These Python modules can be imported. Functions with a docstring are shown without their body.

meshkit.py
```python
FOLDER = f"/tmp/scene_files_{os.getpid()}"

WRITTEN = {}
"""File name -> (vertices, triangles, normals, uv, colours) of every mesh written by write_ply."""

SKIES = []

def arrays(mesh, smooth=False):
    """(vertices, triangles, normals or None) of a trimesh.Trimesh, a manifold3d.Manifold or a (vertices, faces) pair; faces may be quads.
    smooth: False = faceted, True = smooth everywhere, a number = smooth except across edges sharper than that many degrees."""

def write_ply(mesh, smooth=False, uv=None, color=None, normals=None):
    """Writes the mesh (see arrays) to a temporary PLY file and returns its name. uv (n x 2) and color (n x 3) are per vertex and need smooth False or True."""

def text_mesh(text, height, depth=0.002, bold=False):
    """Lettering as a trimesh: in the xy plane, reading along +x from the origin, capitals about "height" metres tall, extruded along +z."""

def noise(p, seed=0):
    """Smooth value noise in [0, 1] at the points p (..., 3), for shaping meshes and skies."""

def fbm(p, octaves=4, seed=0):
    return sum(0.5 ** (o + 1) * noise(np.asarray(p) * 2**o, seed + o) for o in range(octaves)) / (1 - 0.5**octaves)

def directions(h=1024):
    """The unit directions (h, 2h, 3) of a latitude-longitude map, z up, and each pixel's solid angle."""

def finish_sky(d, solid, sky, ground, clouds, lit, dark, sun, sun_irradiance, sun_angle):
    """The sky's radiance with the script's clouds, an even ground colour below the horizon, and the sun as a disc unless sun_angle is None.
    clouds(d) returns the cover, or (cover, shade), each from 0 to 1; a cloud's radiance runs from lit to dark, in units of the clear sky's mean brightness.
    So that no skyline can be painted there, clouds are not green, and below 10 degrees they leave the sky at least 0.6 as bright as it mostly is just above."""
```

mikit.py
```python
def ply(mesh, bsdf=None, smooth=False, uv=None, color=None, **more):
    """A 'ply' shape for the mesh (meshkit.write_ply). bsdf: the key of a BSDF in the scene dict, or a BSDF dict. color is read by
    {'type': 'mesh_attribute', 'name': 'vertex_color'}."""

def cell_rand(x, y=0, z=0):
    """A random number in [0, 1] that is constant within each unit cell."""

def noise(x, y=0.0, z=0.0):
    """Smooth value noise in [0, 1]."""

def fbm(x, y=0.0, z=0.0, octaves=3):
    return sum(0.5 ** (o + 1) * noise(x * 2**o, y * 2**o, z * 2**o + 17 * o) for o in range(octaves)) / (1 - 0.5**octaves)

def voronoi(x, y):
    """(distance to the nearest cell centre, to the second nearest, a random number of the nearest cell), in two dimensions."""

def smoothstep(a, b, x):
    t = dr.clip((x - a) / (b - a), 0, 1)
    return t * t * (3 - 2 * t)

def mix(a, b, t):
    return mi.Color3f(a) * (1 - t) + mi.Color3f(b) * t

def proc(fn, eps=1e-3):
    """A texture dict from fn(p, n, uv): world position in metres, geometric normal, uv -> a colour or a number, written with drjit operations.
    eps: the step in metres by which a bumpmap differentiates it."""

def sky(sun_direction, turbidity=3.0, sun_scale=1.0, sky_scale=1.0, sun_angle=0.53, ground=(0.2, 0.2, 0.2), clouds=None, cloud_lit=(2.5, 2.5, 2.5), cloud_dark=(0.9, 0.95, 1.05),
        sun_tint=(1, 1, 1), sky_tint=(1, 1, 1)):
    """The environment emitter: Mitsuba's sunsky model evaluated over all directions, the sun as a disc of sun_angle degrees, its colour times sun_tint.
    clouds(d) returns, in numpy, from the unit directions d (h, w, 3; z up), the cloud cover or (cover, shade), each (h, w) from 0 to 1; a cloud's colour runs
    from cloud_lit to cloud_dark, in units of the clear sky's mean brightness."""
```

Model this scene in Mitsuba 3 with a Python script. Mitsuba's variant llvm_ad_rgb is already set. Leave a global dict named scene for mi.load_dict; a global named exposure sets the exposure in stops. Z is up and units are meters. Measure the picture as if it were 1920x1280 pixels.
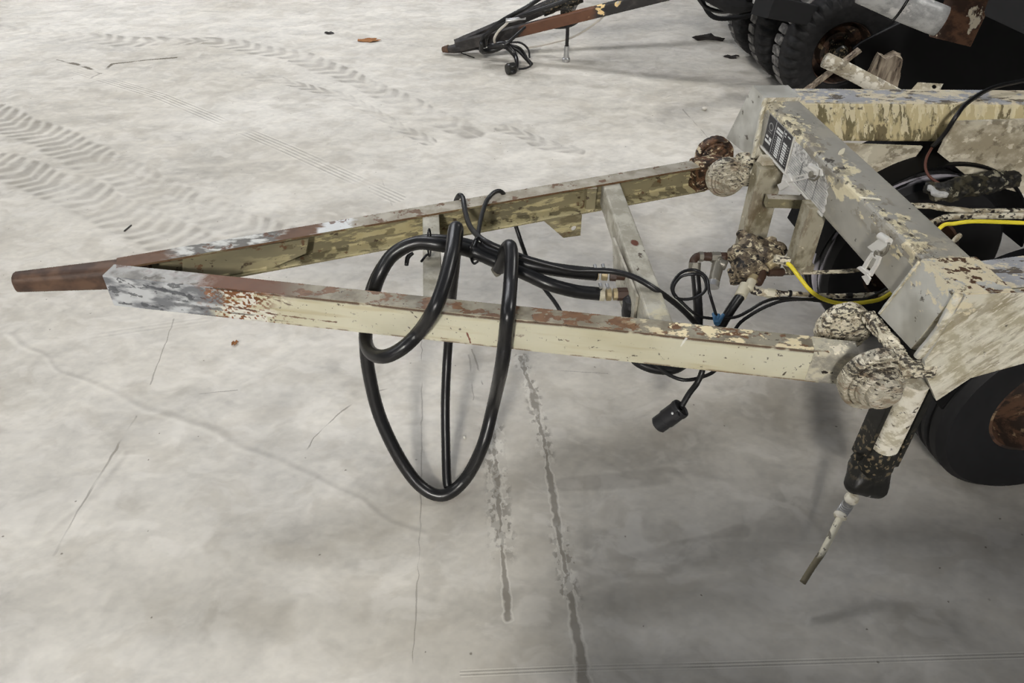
import math, random
import numpy as np, trimesh, drjit as dr, mitsuba as mi, mikit, meshkit
from shapely.geometry import Polygon, box as sbox, Point
from mikit import noise, fbm, cell_rand, smoothstep, mix, voronoi

scene, labels = {}, {}
rng = random.Random(7)
# ------------------------------------------------------------------ camera, light, exposure
FOC, TILT, CAMH, ROLL = 1400.0, math.radians(38.6), 1.6, math.radians(1.0)
CF = np.array([0, math.cos(TILT), -math.sin(TILT)])
_R = np.array([1.0, 0, 0]); _U = np.cross(_R, CF)
CR = _R * math.cos(ROLL) + _U * math.sin(ROLL); CU = np.cross(CR, CF)
CC = np.array([0, 0, CAMH])
scene['camera'] = {'type': 'perspective', 'fov': 2 * math.degrees(math.atan(960 / FOC)), 'fov_axis': 'x', 'near_clip': 0.05, 'far_clip': 100.0,
                   'to_world': mi.ScalarTransform4f().look_at(origin=CC.tolist(), target=(CC + CF).tolist(), up=CU.tolist())}
exposure = -0.04
AMBIENT = (0.165, 0.175, 0.195)
scene['hall_light'] = {'type': 'constant', 'radiance': {'type': 'rgb', 'value': list(AMBIENT)}}
# ceiling lamps: (centre, size x, size y, tilt towards, radiance)
LAMPS = [((-1.75, -9.0, 6.3), 1.2, 1.2, (0.0, 1.4, 0.3), (225, 218, 204), 'square lamp high behind the camera'),
         ((4.6, 3.0, 5.8), 0.6, 1.6, None, (64, 63, 60), 'short strip lamp above the right-hand trailer'),
         ((-3.0, 7.0, 6.0), 5.0, 0.8, None, (24, 24.3, 25), 'long cross strip lamp under the roof at the far end'),
         ((-5.5, 1.5, 6.0), 0.8, 5.0, None, (9, 9, 9), 'long strip lamp under the roof at the left')]

def at(px, py, z):
    """the point of height z that the photograph shows at this pixel"""
    d = CF + CR * (px - 960) / FOC - CU * (py - 640) / FOC
    return CC + d * (z - CAMH) / d[2]

# the trailer's own axes: x along the trailer (drawbar towards -x), y across, z up
TA = math.radians(7.0); cA, sA = math.cos(TA), math.sin(TA)
TM = np.array([[cA, -sA, 0, 0], [sA, cA, 0, 0], [0, 0, 1, 0], [0, 0, 0, 1.0]])
def toL(p): return np.array([p[0] * cA + p[1] * sA, -p[0] * sA + p[1] * cA, p[2]])
def toW(p): return np.array([p[0] * cA - p[1] * sA, p[0] * sA + p[1] * cA, p[2]])
def P(px, py, z): return toL(at(px, py, z))

def PS(px, py, f):
    """local point on this pixel's ray where f(local point) = 0"""
    a, b = -.4, 1.5
    fa = f(P(px, py, a))
    for _ in range(60):
        m = (a + b) / 2; fm = f(P(px, py, m))
        if (fm > 0) == (fa > 0): a = m
        else: b = m
    return P(px, py, (a + b) / 2)
def PX(px, py, X): return PS(px, py, lambda q: q[0] - X)
def PY(px, py, Y): return PS(px, py, lambda q: q[1] - Y)
def PN(px, py, off): return toW(PS(px, py, lambda q: q[1] - (1.642 - (q[0] + .80) * .2736 - .027 - off)))
def WY_(px, py, y): return toW(PS(px, py, lambda q: toW(q)[1] - y))
# ------------------------------------------------------------------ helpers
used = {}
def numbered(key):
    n = used.get(key, -1) + 1; used[key] = n
    return key if n == 0 else f'{key}_{n:03d}'
def thing(name, label, cat, group=None):
    k = numbered(name); labels[k] = {'label': label, 'category': cat}
    if group: labels[k]['group'] = group
    return k
def put(parent, name, mesh, mat, label=None, smooth=False, local=False, uv=None):
    key = numbered((parent + '__' if parent else '') + name)
    if local:
        mesh = mesh.copy(); mesh.apply_transform(TM)
    scene[key] = mikit.ply(mesh, 'mat_' + mat, smooth=smooth, uv=uv)
    if label: labels[key] = {'label': label}
    return key
def one(name, mesh, mat, label, cat, smooth=False, local=False, group=None):
    k = put(None, name, mesh, mat, None, smooth, local); labels[k] = {'label': label, 'category': cat}
    if group: labels[k]['group'] = group
    return k
def cat(*ms): return trimesh.util.concatenate([m for m in ms])
def spline(pts, n=8):
    p = np.asarray(pts, float)
    q = np.vstack([2 * p[0] - p[1], p, 2 * p[-1] - p[-2]]); out = []
    for i in range(1, len(q) - 2):
        for t in np.linspace(0, 1, n, endpoint=False):
            a, b, c, d = q[i - 1:i + 3]
            out.append(0.5 * (2 * b + (c - a) * t + (2 * a - 5 * b + 4 * c - d) * t * t + (3 * b - 3 * c + d - a) * t ** 3))
    return np.vstack([out, p[-1]])
def frames(p):
    t = np.gradient(p, axis=0); t /= np.linalg.norm(t, axis=1, keepdims=True) + 1e-12
    u = np.cross(t[0], [0, 0, 1] if abs(t[0][2]) < .9 else [1, 0, 0]); u /= np.linalg.norm(u); us = [u]
    for i in range(1, len(p)):
        u = us[-1] - t[i] * (us[-1] @ t[i]); us.append(u / (np.linalg.norm(u) + 1e-12))
    us = np.array(us); return t, us, np.cross(t, us)
def tube(pts, r, n=14, sp=8, bump=0, freq=60, seed=0):
    p = spline(pts, sp) if sp else np.asarray(pts, float)
    t, u, v = frames(p); a = np.arange(n) * 2 * math.pi / n
    rr = np.interp(np.linspace(0, 1, len(p)), np.linspace(0, 1, len(r)), r) if np.ndim(r) else np.full(len(p), r)
    ring = u[:, None] * np.cos(a)[None, :, None] + v[:, None] * np.sin(a)[None, :, None]
    base = p[:, None] + ring * rr[:, None, None]
    if bump: base = base + ring * (meshkit.fbm(base * freq, 3, seed)[..., None] - .5) * bump
    vs = base.reshape(-1, 3); f = []
    m = len(p); i, j = np.meshgrid(np.arange(m - 1), np.arange(n), indexing='ij'); i, j = i.ravel(), j.ravel(); k = (j + 1) % n
    f = np.vstack([np.stack([i * n + j, i * n + k, (i + 1) * n + k], 1), np.stack([i * n + j, (i + 1) * n + k, (i + 1) * n + j], 1)])
    vs = np.vstack([vs, p[0], p[-1]]); c0, c1 = m * n, m * n + 1; j = np.arange(n); k = (j + 1) % n
    f = np.vstack([f, np.stack([j * 0 + c0, k, j], 1), np.stack([j * 0 + c1, (m - 1) * n + j, (m - 1) * n + k], 1)])
    return trimesh.Trimesh(vs, f, process=False)
def basis(d, up=(0, 0, 1)):
    d = np.asarray(d, float) / np.linalg.norm(d); up = np.asarray(up, float)
    if abs(d @ up) > .98: up = np.array([1.0, 0, 0])
    s = np.cross(up, d); s /= np.linalg.norm(s); return s, np.cross(d, s), d
def place(mesh, o, d, up=(0, 0, 1)):
    """mesh made along +z goes to origin o with z along d"""
    s, u, d = basis(d, up); m = np.eye(4); m[:3, 0], m[:3, 1], m[:3, 2], m[:3, 3] = s, u, d, o
    mesh = mesh.copy(); mesh.apply_transform(m); return mesh
def ext(poly, h): return trimesh.creation.extrude_polygon(poly, h, engine='earcut')
def rrect(w, h, r=.004): return sbox(-w / 2 + r, -h / 2 + r, w / 2 - r, h / 2 - r).buffer(r, quad_segs=3)
def bar(p0, p1, w, h, r=.004, up=(0, 0, 1), poly=None):
    """rounded bar from p0 to p1: w across, h along up"""
    p0, p1 = np.asarray(p0, float), np.asarray(p1, float)
    return place(ext(poly or rrect(w, h, r), np.linalg.norm(p1 - p0)), p0, p1 - p0, up)
def strip(pts, w, t, side):
    """a bent flat strip along pts, width w along side, thickness t"""
    p = np.asarray(pts, float); side = np.asarray(side, float) / np.linalg.norm(side)
    tt = np.gradient(p, axis=0); tt /= np.linalg.norm(tt, axis=1, keepdims=True); nn = np.cross(tt, side)
    c = [p + side * w / 2 + nn * t / 2, p - side * w / 2 + nn * t / 2, p - side * w / 2 - nn * t / 2, p + side * w / 2 - nn * t / 2]
    v = np.stack(c, 1).reshape(-1, 3); m = len(p); f = []
    for i in range(m - 1):
        for k in range(4):
            a, b = i * 4 + k, i * 4 + (k + 1) % 4
            f += [[a, b, b + 4], [a, b + 4, a + 4]]
    f += [[0, 2, 1], [0, 3, 2], [m * 4 - 4, m * 4 - 3, m * 4 - 2], [m * 4 - 4, m * 4 - 2, m * 4 - 1]]
    out = trimesh.Trimesh(v, f, process=False); out.fix_normals(); return out
def lathe(prof, o, d, n=40):
    """prof: (radius, along) pairs; the solid turned about the axis from o along d"""
    pr = np.asarray(prof, float); a = np.arange(n) * 2 * math.pi / n; m = len(pr)
    v = np.stack([pr[:, :1] * np.cos(a), pr[:, :1] * np.sin(a), np.repeat(pr[:, 1:], n, 1)], -1).reshape(-1, 3)
    i, j = np.meshgrid(np.arange(m - 1), np.arange(n), indexing='ij'); i, j = i.ravel(), j.ravel(); k = (j + 1) % n
    f = np.vstack([np.stack([i * n + j, i * n + k, (i + 1) * n + k], 1), np.stack([i * n + j, (i + 1) * n + k, (i + 1) * n + j], 1)])
    me = trimesh.Trimesh(v, f, process=True); me.update_faces(me.nondegenerate_faces()); me.fix_normals()
    return place(me, o, d)
def prism(pts, o, sx, sy, depth):
    """polygon pts in the plane o + a*sx + b*sy, thickened by depth along sx x sy"""
    sx, sy = np.asarray(sx, float), np.asarray(sy, float); m = np.eye(4); m[:3, 0], m[:3, 1], m[:3, 2], m[:3, 3] = sx, sy, np.cross(sx, sy), o
    g = pts if isinstance(pts, Polygon) else Polygon(pts)
    me = ext(g, depth); me.apply_transform(m); me.fix_normals(); return me
def fine(mesh, edge):
    v, f = trimesh.remesh.subdivide_to_size(mesh.vertices, mesh.faces, edge, max_iter=14)
    return trimesh.Trimesh(v, f, process=True)
def crust(mesh, amp, freq, edge=.006, seed=0, oct=4):
    m = fine(mesh, edge); n = np.array(m.vertex_normals); v = np.array(m.vertices)
    m.vertices = v + n * ((meshkit.fbm(v * freq, oct, seed) - .45) * amp)[:, None]; return m
def hexbar(o, d, r, h): return place(ext(Point(0, 0).buffer(r, quad_segs=1.5 and 2).intersection(Polygon([(r * math.cos(a), r * math.sin(a)) for a in np.arange(6) * math.pi / 3])), h), o, d)
def ball(o, r, s=(1, 1, 1), sub=3):
    m = trimesh.creation.icosphere(sub, r); m.apply_scale(s); m.apply_translation(o); return m

# ------------------------------------------------------------------ materials
def srgb(*c): return [((x / 255 + .055) / 1.055) ** 2.4 if x > 10 else x / 255 / 12.92 for x in c]
def matte(name, col, rough=.6, spec=.4, **kw):
    scene['mat_' + name] = {'type': 'twosided', 'b': {'type': 'principled', 'base_color': col if isinstance(col, dict) else {'type': 'rgb', 'value': col}, 'roughness': rough, 'specular': spec, **kw}}
def loc(p): return p.x * cA + p.y * sA, -p.x * sA + p.y * cA
def rag(x, y=0., z=0., o=6, g=.64):
    """ragged noise in [0, 1], for chipped edges"""
    tot, a, k = 0, 1., 0.
    for i in range(o):
        tot = tot + a * noise(x * 2 ** i + 13.7 * i, y * 2 ** i + 5.1 * i, z * 2 ** i + 17 * i); k += a; a *= g
    return tot / k
def chip(v, t, w=.025): return smoothstep(t - w, t + w, v)
def speck(p, f, t, w=.05): return smoothstep(t, t + w, noise(p.x * f, p.y * f, p.z * f))
RUST, RUST2, DARKRUST = srgb(92, 58, 34), srgb(120, 82, 50), srgb(54, 37, 27)
CREAM, CREAM2, OLIVE, GREY, FLAKE = srgb(206, 202, 180), srgb(190, 184, 158), srgb(112, 106, 84), srgb(158, 154, 144), srgb(222, 212, 182)
BLACK = srgb(28, 26, 24)

def FACE(px, py):
    q = toL(PN(px, py, 0)); return (q[0], q[2])
SCARS = [(FACE(1277, 648), FACE(1287, 634), .0035, srgb(236, 234, 226), .9), (FACE(876, 624), FACE(882, 642), .002, srgb(110, 44, 24), .9), (FACE(1468, 703), FACE(1474, 697), .003, srgb(60, 48, 34), .9),
         (FACE(425, 573), FACE(520, 590), .002, srgb(84, 48, 28), .9), (FACE(520, 590), FACE(630, 604), .0018, srgb(96, 58, 34), .8), (FACE(470, 545), FACE(560, 577), .0014, srgb(84, 60, 44), .7),
         (FACE(270, 535), FACE(345, 552), .005, srgb(70, 72, 78), .8), (FACE(235, 538), FACE(285, 541), .003, srgb(90, 92, 98), .6), (FACE(330, 570), FACE(415, 580), .006, srgb(84, 84, 88), .7)]
def near_rail_fn(p, n, uv):
    x, y = loc(p); z = p.z
    lo = fbm(p.x * 5, p.y * 5, p.z * 9); hi = fbm(p.x * 34, p.y * 34, p.z * 34, 4); st = fbm(p.x * 7, p.y * 7, p.z * 60, 3)
    c = mix(CREAM, CREAM2, smoothstep(.3, .75, lo))
    c = mix(c, srgb(168, 152, 104), .35 * smoothstep(.55, .8, st))
    top = smoothstep(.5, .8, n.z)
    c = mix(c, mix(srgb(150, 144, 128), srgb(118, 110, 94), smoothstep(.3, .7, hi)), top)
    edge = dr.exp(-dr.square((z - (.5765 + .006 * (lo - .5))) / .0038))
    c = mix(c, mix(RUST, DARKRUST, hi), dr.clip(edge * (1.3 * smoothstep(.25, .5, hi)), 0, .9) * (1 - top))
    ontop = top * chip(rag(p.x * 30, p.y * 44, 1.) + .40 * (fbm(p.x * 5, p.y * 5, 3.3) - .5) + .08 * smoothstep(.15, .3, x) * smoothstep(.62, .45, x), .60, .03)
    c = mix(c, mix(RUST, RUST2, noise(p.x * 90, p.y * 90, z * 90)), ontop * .85)
    flake = top * chip(rag(p.x * 34 + 9, p.y * 60, 2.), .56) * smoothstep(.38, .55, x)
    c = mix(c, srgb(226, 212, 176), flake)
    low = dr.exp(-dr.square((z - .4925) / .0022)) * smoothstep(.4, .55, hi)
    c = mix(c, RUST, low * .8)
    c = mix(c, DARKRUST, .8 * chip(rag(p.x * 90, p.y * 90, z * 90), .70, .015))
    c = mix(c, RUST, .6 * chip(rag(p.x * 44 + 4, p.y * 44, z * 60), .73, .02))
    # bare silver paint towards the tip, then a band of rust
    wob = x + .10 * (hi - .5) + .05 * (noise(p.x * 20, p.y * 20, z * 20) - .5)
    silver = smoothstep(-.50, -.56, wob)
    sv = mix(srgb(188, 190, 192), srgb(112, 114, 118), smoothstep(.38, .64, fbm(p.x * 22, p.y * 22, z * 44, 5)))
    sv = mix(sv, srgb(72, 74, 78), smoothstep(.60, .63, fbm(p.x * 46 + 3, p.y * 46, z * 70, 4)) * .8)
    c = mix(c, sv, silver * (1 - .45 * top))
    white = smoothstep(.48, .52, fbm(p.x * 12, p.y * 12, z * 20 + 4)) * smoothstep(-.30, -.46, wob) * (1 - top)
    c = mix(c, srgb(226, 224, 216), white * .7 * (1 - silver))
    band = smoothstep(-.60, -.52, wob) * smoothstep(-.32, -.45, wob)
    c = mix(c, mix(RUST, srgb(146, 92, 54), hi), band * dr.clip(smoothstep(.52, .60, fbm(p.x * 150, p.y * 150, z * 150, 4) + .08 * (z - .53) / .04 + .16 * (fbm(p.x * 26, p.y * 26, z * 26, 3) - .5)) + top * smoothstep(.35, .5, lo), 0, 1))
    drip = band * smoothstep(.62, .7, fbm(p.x * 9 + 2, p.y * 9, z * 130, 2)) * (1 - top)
    c = mix(c, DARKRUST, drip * .7)
    for (ax, az), (bx, bz), w, col, k in SCARS:
        L_ = math.hypot(bx - ax, bz - az); tt = dr.clip(((x - ax) * (bx - ax) + (z - az) * (bz - az)) / L_ ** 2, 0, 1)
        dd = dr.sqrt(dr.square(x - ax - tt * (bx - ax)) + dr.square(z - az - tt * (bz - az))) + .012 * (rag(p.x * 60, p.y * 60, z * 60) - .5)
        c = mix(c, col, k * smoothstep(w, w * .5, dd) * (1 - top))
    brown = top * smoothstep(-.28, -.38, wob) * smoothstep(-.60, -.52, wob)
    c = mix(c, mix(srgb(96, 62, 42), RUST, hi), brown * .8)
    return c
def rail_end_fn(p, n, uv):
    hi = rag(p.x * 40, p.y * 40, p.z * 40); c = mix(srgb(190, 184, 164), srgb(142, 138, 128), chip(hi + .25 * (p.x * cA + p.y * sA - .85) / .05 * .3, .5, .14))
    c = mix(c, srgb(224, 216, 196), chip(rag(p.x * 44, p.y * 44 + 7, p.z * 44), .58) * smoothstep(.545, .575, p.z)); return mix(c, srgb(36, 30, 26), chip(rag(p.x * 40 + 5, p.y * 40, p.z * 40), .67, .02))
def far_rail_fn(p, n, uv):
    x, y = loc(p); z = p.z
    lo = fbm(p.x * 6, p.y * 6, z * 10); hi = fbm(p.x * 34 + 5, p.y * 34, z * 34, 4)
    c = mix(OLIVE, srgb(134, 126, 98), smoothstep(.3, .7, lo))
    fl = chip(rag(p.x * 12, p.y * 12, z * 40) - .06 * smoothstep(.53, .57, z) + .22 * (fbm(p.x * 4, p.y * 4, 2.) - .5), .54, .04)
    c = mix(c, mix(srgb(186, 177, 142), srgb(160, 149, 108), hi), fl * smoothstep(-.55, -.3, x))
    c = mix(c, srgb(196, 186, 148), .8 * smoothstep(.507, .503, z + .01 * (hi - .5)) * smoothstep(.4, .5, hi) * smoothstep(.494, .497, z))
    c = mix(c, srgb(84, 74, 50), .6 * smoothstep(.60, .68, fbm(p.x * 20, p.y * 20 + 7, z * 40, 4)))
    c = mix(c, RUST, .8 * chip(rag(p.x * 30, p.y * 30, z * 30 + 5), .68, .02)); c = mix(c, DARKRUST, .8 * chip(rag(p.x * 46 + 3, p.y * 46, z * 46), .69, .015))
    top = smoothstep(.5, .8, n.z) * smoothstep(.57, .575, z)
    t = mix(srgb(170, 165, 153), srgb(142, 135, 121), smoothstep(.3, .7, hi))
    wx_ = x + .07 * (fbm(p.x * 28, p.y * 60, 1., 4) - .5)
    brn = mix(srgb(86, 62, 48), srgb(110, 82, 62), hi)
    sil = mix(srgb(200, 200, 196), srgb(104, 102, 98), smoothstep(.40, .62, fbm(p.x * 30, p.y * 60, 4., 4)))
    t = mix(t, srgb(206, 208, 208), smoothstep(-.20, -.23, wx_))
    t = mix(t, brn, smoothstep(-.29, -.32, wx_)); t = mix(t, sil, smoothstep(-.40, -.43, wx_)); t = mix(t, brn, smoothstep(-.64, -.70, wx_))
    t = mix(t, RUST, .8 * chip(rag(p.x * 34 + 2, p.y * 34, 4.), .66, .02))
    c = mix(c, t, top)
    e = dr.exp(-dr.square((z - .5765) / .004)) * smoothstep(.35, .5, hi)
    c = mix(c, RUST, e * .85 * (1 - top))
    return c
def grey_paint_fn(p, n, uv):
    x, y = loc(p); z = p.z
    lo = fbm(p.x * 6, p.y * 6, z * 6, 4); hi = rag(p.x * 30, p.y * 30, z * 30)
    c = mix(srgb(160, 157, 148), srgb(140, 137, 128), smoothstep(.3, .7, lo))
    c *= 1 + .22 * (hi - .5)
    c = mix(c, srgb(172, 166, 150), .5 * chip(rag(p.x * 12, p.y * 12, z * 12 + 3), .56, .08))
    # cream flakes along the front top arris of the beam
    d = dr.sqrt(dr.square(x - .988) + dr.square(z - .800))
    seg = noise(y * 7, 4.) * .6 + noise(y * 17, 9.) * .4
    r = rag(x * 34, y * 26, z * 34)
    c = mix(c, mix(FLAKE, srgb(200, 190, 158), rag(p.x * 90, p.y * 90, z * 90)), chip(r + .34 * (seg - .5) + .095 - d * 3.6, .56) * smoothstep(.06, .045, d))
    c = mix(c, srgb(120, 112, 98), .55 * chip(rag(x * 28, y * 22 + 6, z * 28) - d * 1.6 + .02, .55, .03) * smoothstep(.055, .04, d))
    c = mix(c, srgb(48, 42, 34), .85 * chip(rag(x * 60, y * 44 + 2, z * 60) + .2 * (seg - .5) - d * 2.6, .60))
    corner = smoothstep(1.30, 1.12, y) * smoothstep(.78, .80, z)
    c = mix(c, mix(srgb(210, 196, 162), srgb(78, 60, 44), chip(rag(p.x * 60, p.y * 60, 3.), .54, .05)), corner * chip(r, .44, .05) * .9)
    return mix(c, BLACK, .8 * chip(rag(p.x * 24 + 8, p.y * 24, z * 24), .735, .012))
def side_beam_fn(p, n, uv):
    x, y = loc(p); z = p.z; q = x + .30 * z
    run = rag(q * 26, y * 8, z * 5); fine_ = rag(q * 80, y * 8, z * 18)
    c = mix(srgb(196, 183, 144), srgb(118, 109, 80), chip(run + .30 * (fine_ - .5) + .06 * smoothstep(.72, .68, z), .50, .05))
    c = mix(c, srgb(222, 212, 180), chip(fine_ + .35 * (run - .5) + .10 * smoothstep(.74, .79, z), .57) * .85)
    c = mix(c, srgb(92, 82, 58), .85 * chip(rag(q * 14 + 3, y * 8, z * 7 + 8), .66, .02))
    c = mix(c, srgb(60, 50, 36), .7 * chip(rag(q * 90 + 3, y * 8, z * 60), .70, .02))
    top = smoothstep(.5, .8, n.z)
    hi = rag(p.x * 40, p.y * 40, 1.)
    t = mix(srgb(174, 175, 179), srgb(146, 146, 146), hi)
    zone = .16 * smoothstep(1.20, 1.32, x) + .14 * smoothstep(1.12, 1.05, x) - .10
    t = mix(t, mix(srgb(224, 214, 190), srgb(190, 180, 156), hi), chip(rag(p.x * 20, p.y * 34, 2.) + zone, .52, .03))
    t = mix(t, srgb(78, 68, 56), .85 * chip(rag(p.x * 16, p.y * 50, 7.) + .5 * zone, .62, .02))
    return mix(c, t, top)
def crust_fn(p, n, uv):
    hi = rag(p.x * 50, p.y * 50, p.z * 50); v = rag(p.x * 90 + 3, p.y * 90, p.z * 90)
    c = mix(srgb(206, 198, 176), srgb(130, 118, 98), chip(hi, .54, .10))
    c = mix(c, srgb(228, 220, 200), chip(v, .56) * .8)
    return mix(c, srgb(34, 28, 24), chip(rag(p.x * 130 + 4, p.y * 130, p.z * 190) + .3 * (fbm(p.x * 30, p.y * 30, p.z * 30) - .5), .54, .04) * .9)
def hub_fn(p, n, uv):
    hi = rag(p.x * 60, p.y * 60, p.z * 60); lo = fbm(p.x * 14, p.y * 14, p.z * 14)
    c = mix(srgb(178, 172, 156), srgb(134, 126, 108), smoothstep(.3, .7, lo)); c *= 1 + .4 * (hi - .5)
    up = smoothstep(.54, .61, p.z + .05 * (hi - .5))
    c = mix(c, srgb(218, 211, 192), chip(rag(p.x * 90, p.y * 90 + 4, p.z * 200), .56) * (.25 + .65 * up))
    c = mix(c, srgb(112, 84, 56), chip(rag(p.x * 30, p.y * 30 + 5, p.z * 60), .58, .05) * .45)
    return mix(c, srgb(38, 32, 27), chip(rag(p.x * 110 + 4, p.y * 110, p.z * 240) - .12 + .13 * up + .3 * (fbm(p.x * 30, p.y * 30, p.z * 30) - .5), .56, .04) * .88)
def brown_hub_fn(p, n, uv):
    hi = rag(p.x * 50, p.y * 50, p.z * 50); c = mix(srgb(98, 70, 50), srgb(46, 34, 26), chip(hi, .50, .10))
    return mix(c, srgb(192, 178, 150), chip(rag(p.x * 44, p.y * 44 + 9, p.z * 70), .61))
def x_l(p): return p.x * cA + p.y * sA
def leg_fn(p, n, uv):
    x, y = loc(p)
    hi = rag(p.x * 30, p.y * 30, p.z * 30); lo = fbm(p.x * 9, p.y * 9, p.z * 9, 4)
    c = mix(srgb(186, 185, 178), srgb(154, 152, 143), smoothstep(.35, .65, lo)); c *= 1 + .22 * (hi - .5)
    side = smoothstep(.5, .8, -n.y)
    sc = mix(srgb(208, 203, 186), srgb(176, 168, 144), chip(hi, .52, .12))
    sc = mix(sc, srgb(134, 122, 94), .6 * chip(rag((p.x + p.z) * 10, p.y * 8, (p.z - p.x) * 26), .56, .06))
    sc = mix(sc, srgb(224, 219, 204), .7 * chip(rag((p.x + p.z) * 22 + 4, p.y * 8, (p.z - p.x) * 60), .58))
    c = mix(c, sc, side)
    top = smoothstep(.5, .8, n.z) * smoothstep(1.5, 1.3, y)
    cr = rag(p.x * 40, p.y * 40, 3.)
    c = mix(c, mix(srgb(216, 204, 174), srgb(84, 62, 46), chip(rag(p.x * 60 + 3, p.y * 60, 5.), .56, .04)), top * chip(cr, .40, .04))
    d = dr.sqrt(dr.square(x_l(p) - .970) + dr.square(p.z - .806)) + 2 * smoothstep(1.3, 1.5, y)
    c = mix(c, srgb(216, 206, 178), chip(rag(p.x * 50, p.y * 50, p.z * 50) - 3 * d + .08, .54) * .9)
    return mix(c, srgb(66, 58, 48), chip(rag(p.x * 40, p.y * 40 + 3, p.z * 40), .70, .02) * .8)
def valve_fn(p, n, uv):
    hi = rag(p.x * 60, p.y * 60, p.z * 60); c = mix(srgb(124, 111, 90), srgb(62, 52, 41), chip(hi, .50, .12))
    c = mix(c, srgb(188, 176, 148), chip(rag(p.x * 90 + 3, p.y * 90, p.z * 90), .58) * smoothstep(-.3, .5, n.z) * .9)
    return mix(c, srgb(22, 18, 15), chip(rag(p.x * 80, p.y * 80 + 7, p.z * 80), .57, .03))
def dark_crust_fn(p, n, uv):
    hi = rag(p.x * 40, p.y * 40, p.z * 40); c = mix(srgb(62, 58, 44), srgb(24, 23, 20), chip(hi, .48, .08)); return mix(c, srgb(132, 128, 112), chip(rag(p.x * 40 + 5, p.y * 40, p.z * 40), .64))
def crust_pipe_fn(p, n, uv):
    v = rag(p.x * 70, p.y * 70, p.z * 70); c = mix(srgb(210, 203, 184), srgb(158, 146, 122), chip(v, .52, .08))
    return mix(c, srgb(38, 32, 28), chip(rag(p.x * 80 + 6, p.y * 80, p.z * 80), .58))
def strut_fn(p, n, uv):
    hi = rag(p.x * 16, p.y * 16, p.z * 8); c = mix(srgb(160, 154, 136), srgb(112, 104, 82), chip(hi, .52, .10))
    c = mix(c, srgb(92, 74, 52), .5 * chip(rag(p.x * 30, p.y * 30, p.z * 9 + 4), .60, .05))
    return mix(c, srgb(206, 199, 178), chip(rag(p.x * 50, p.y * 50 + 3, p.z * 50), .70, .02) * .7)
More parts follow.
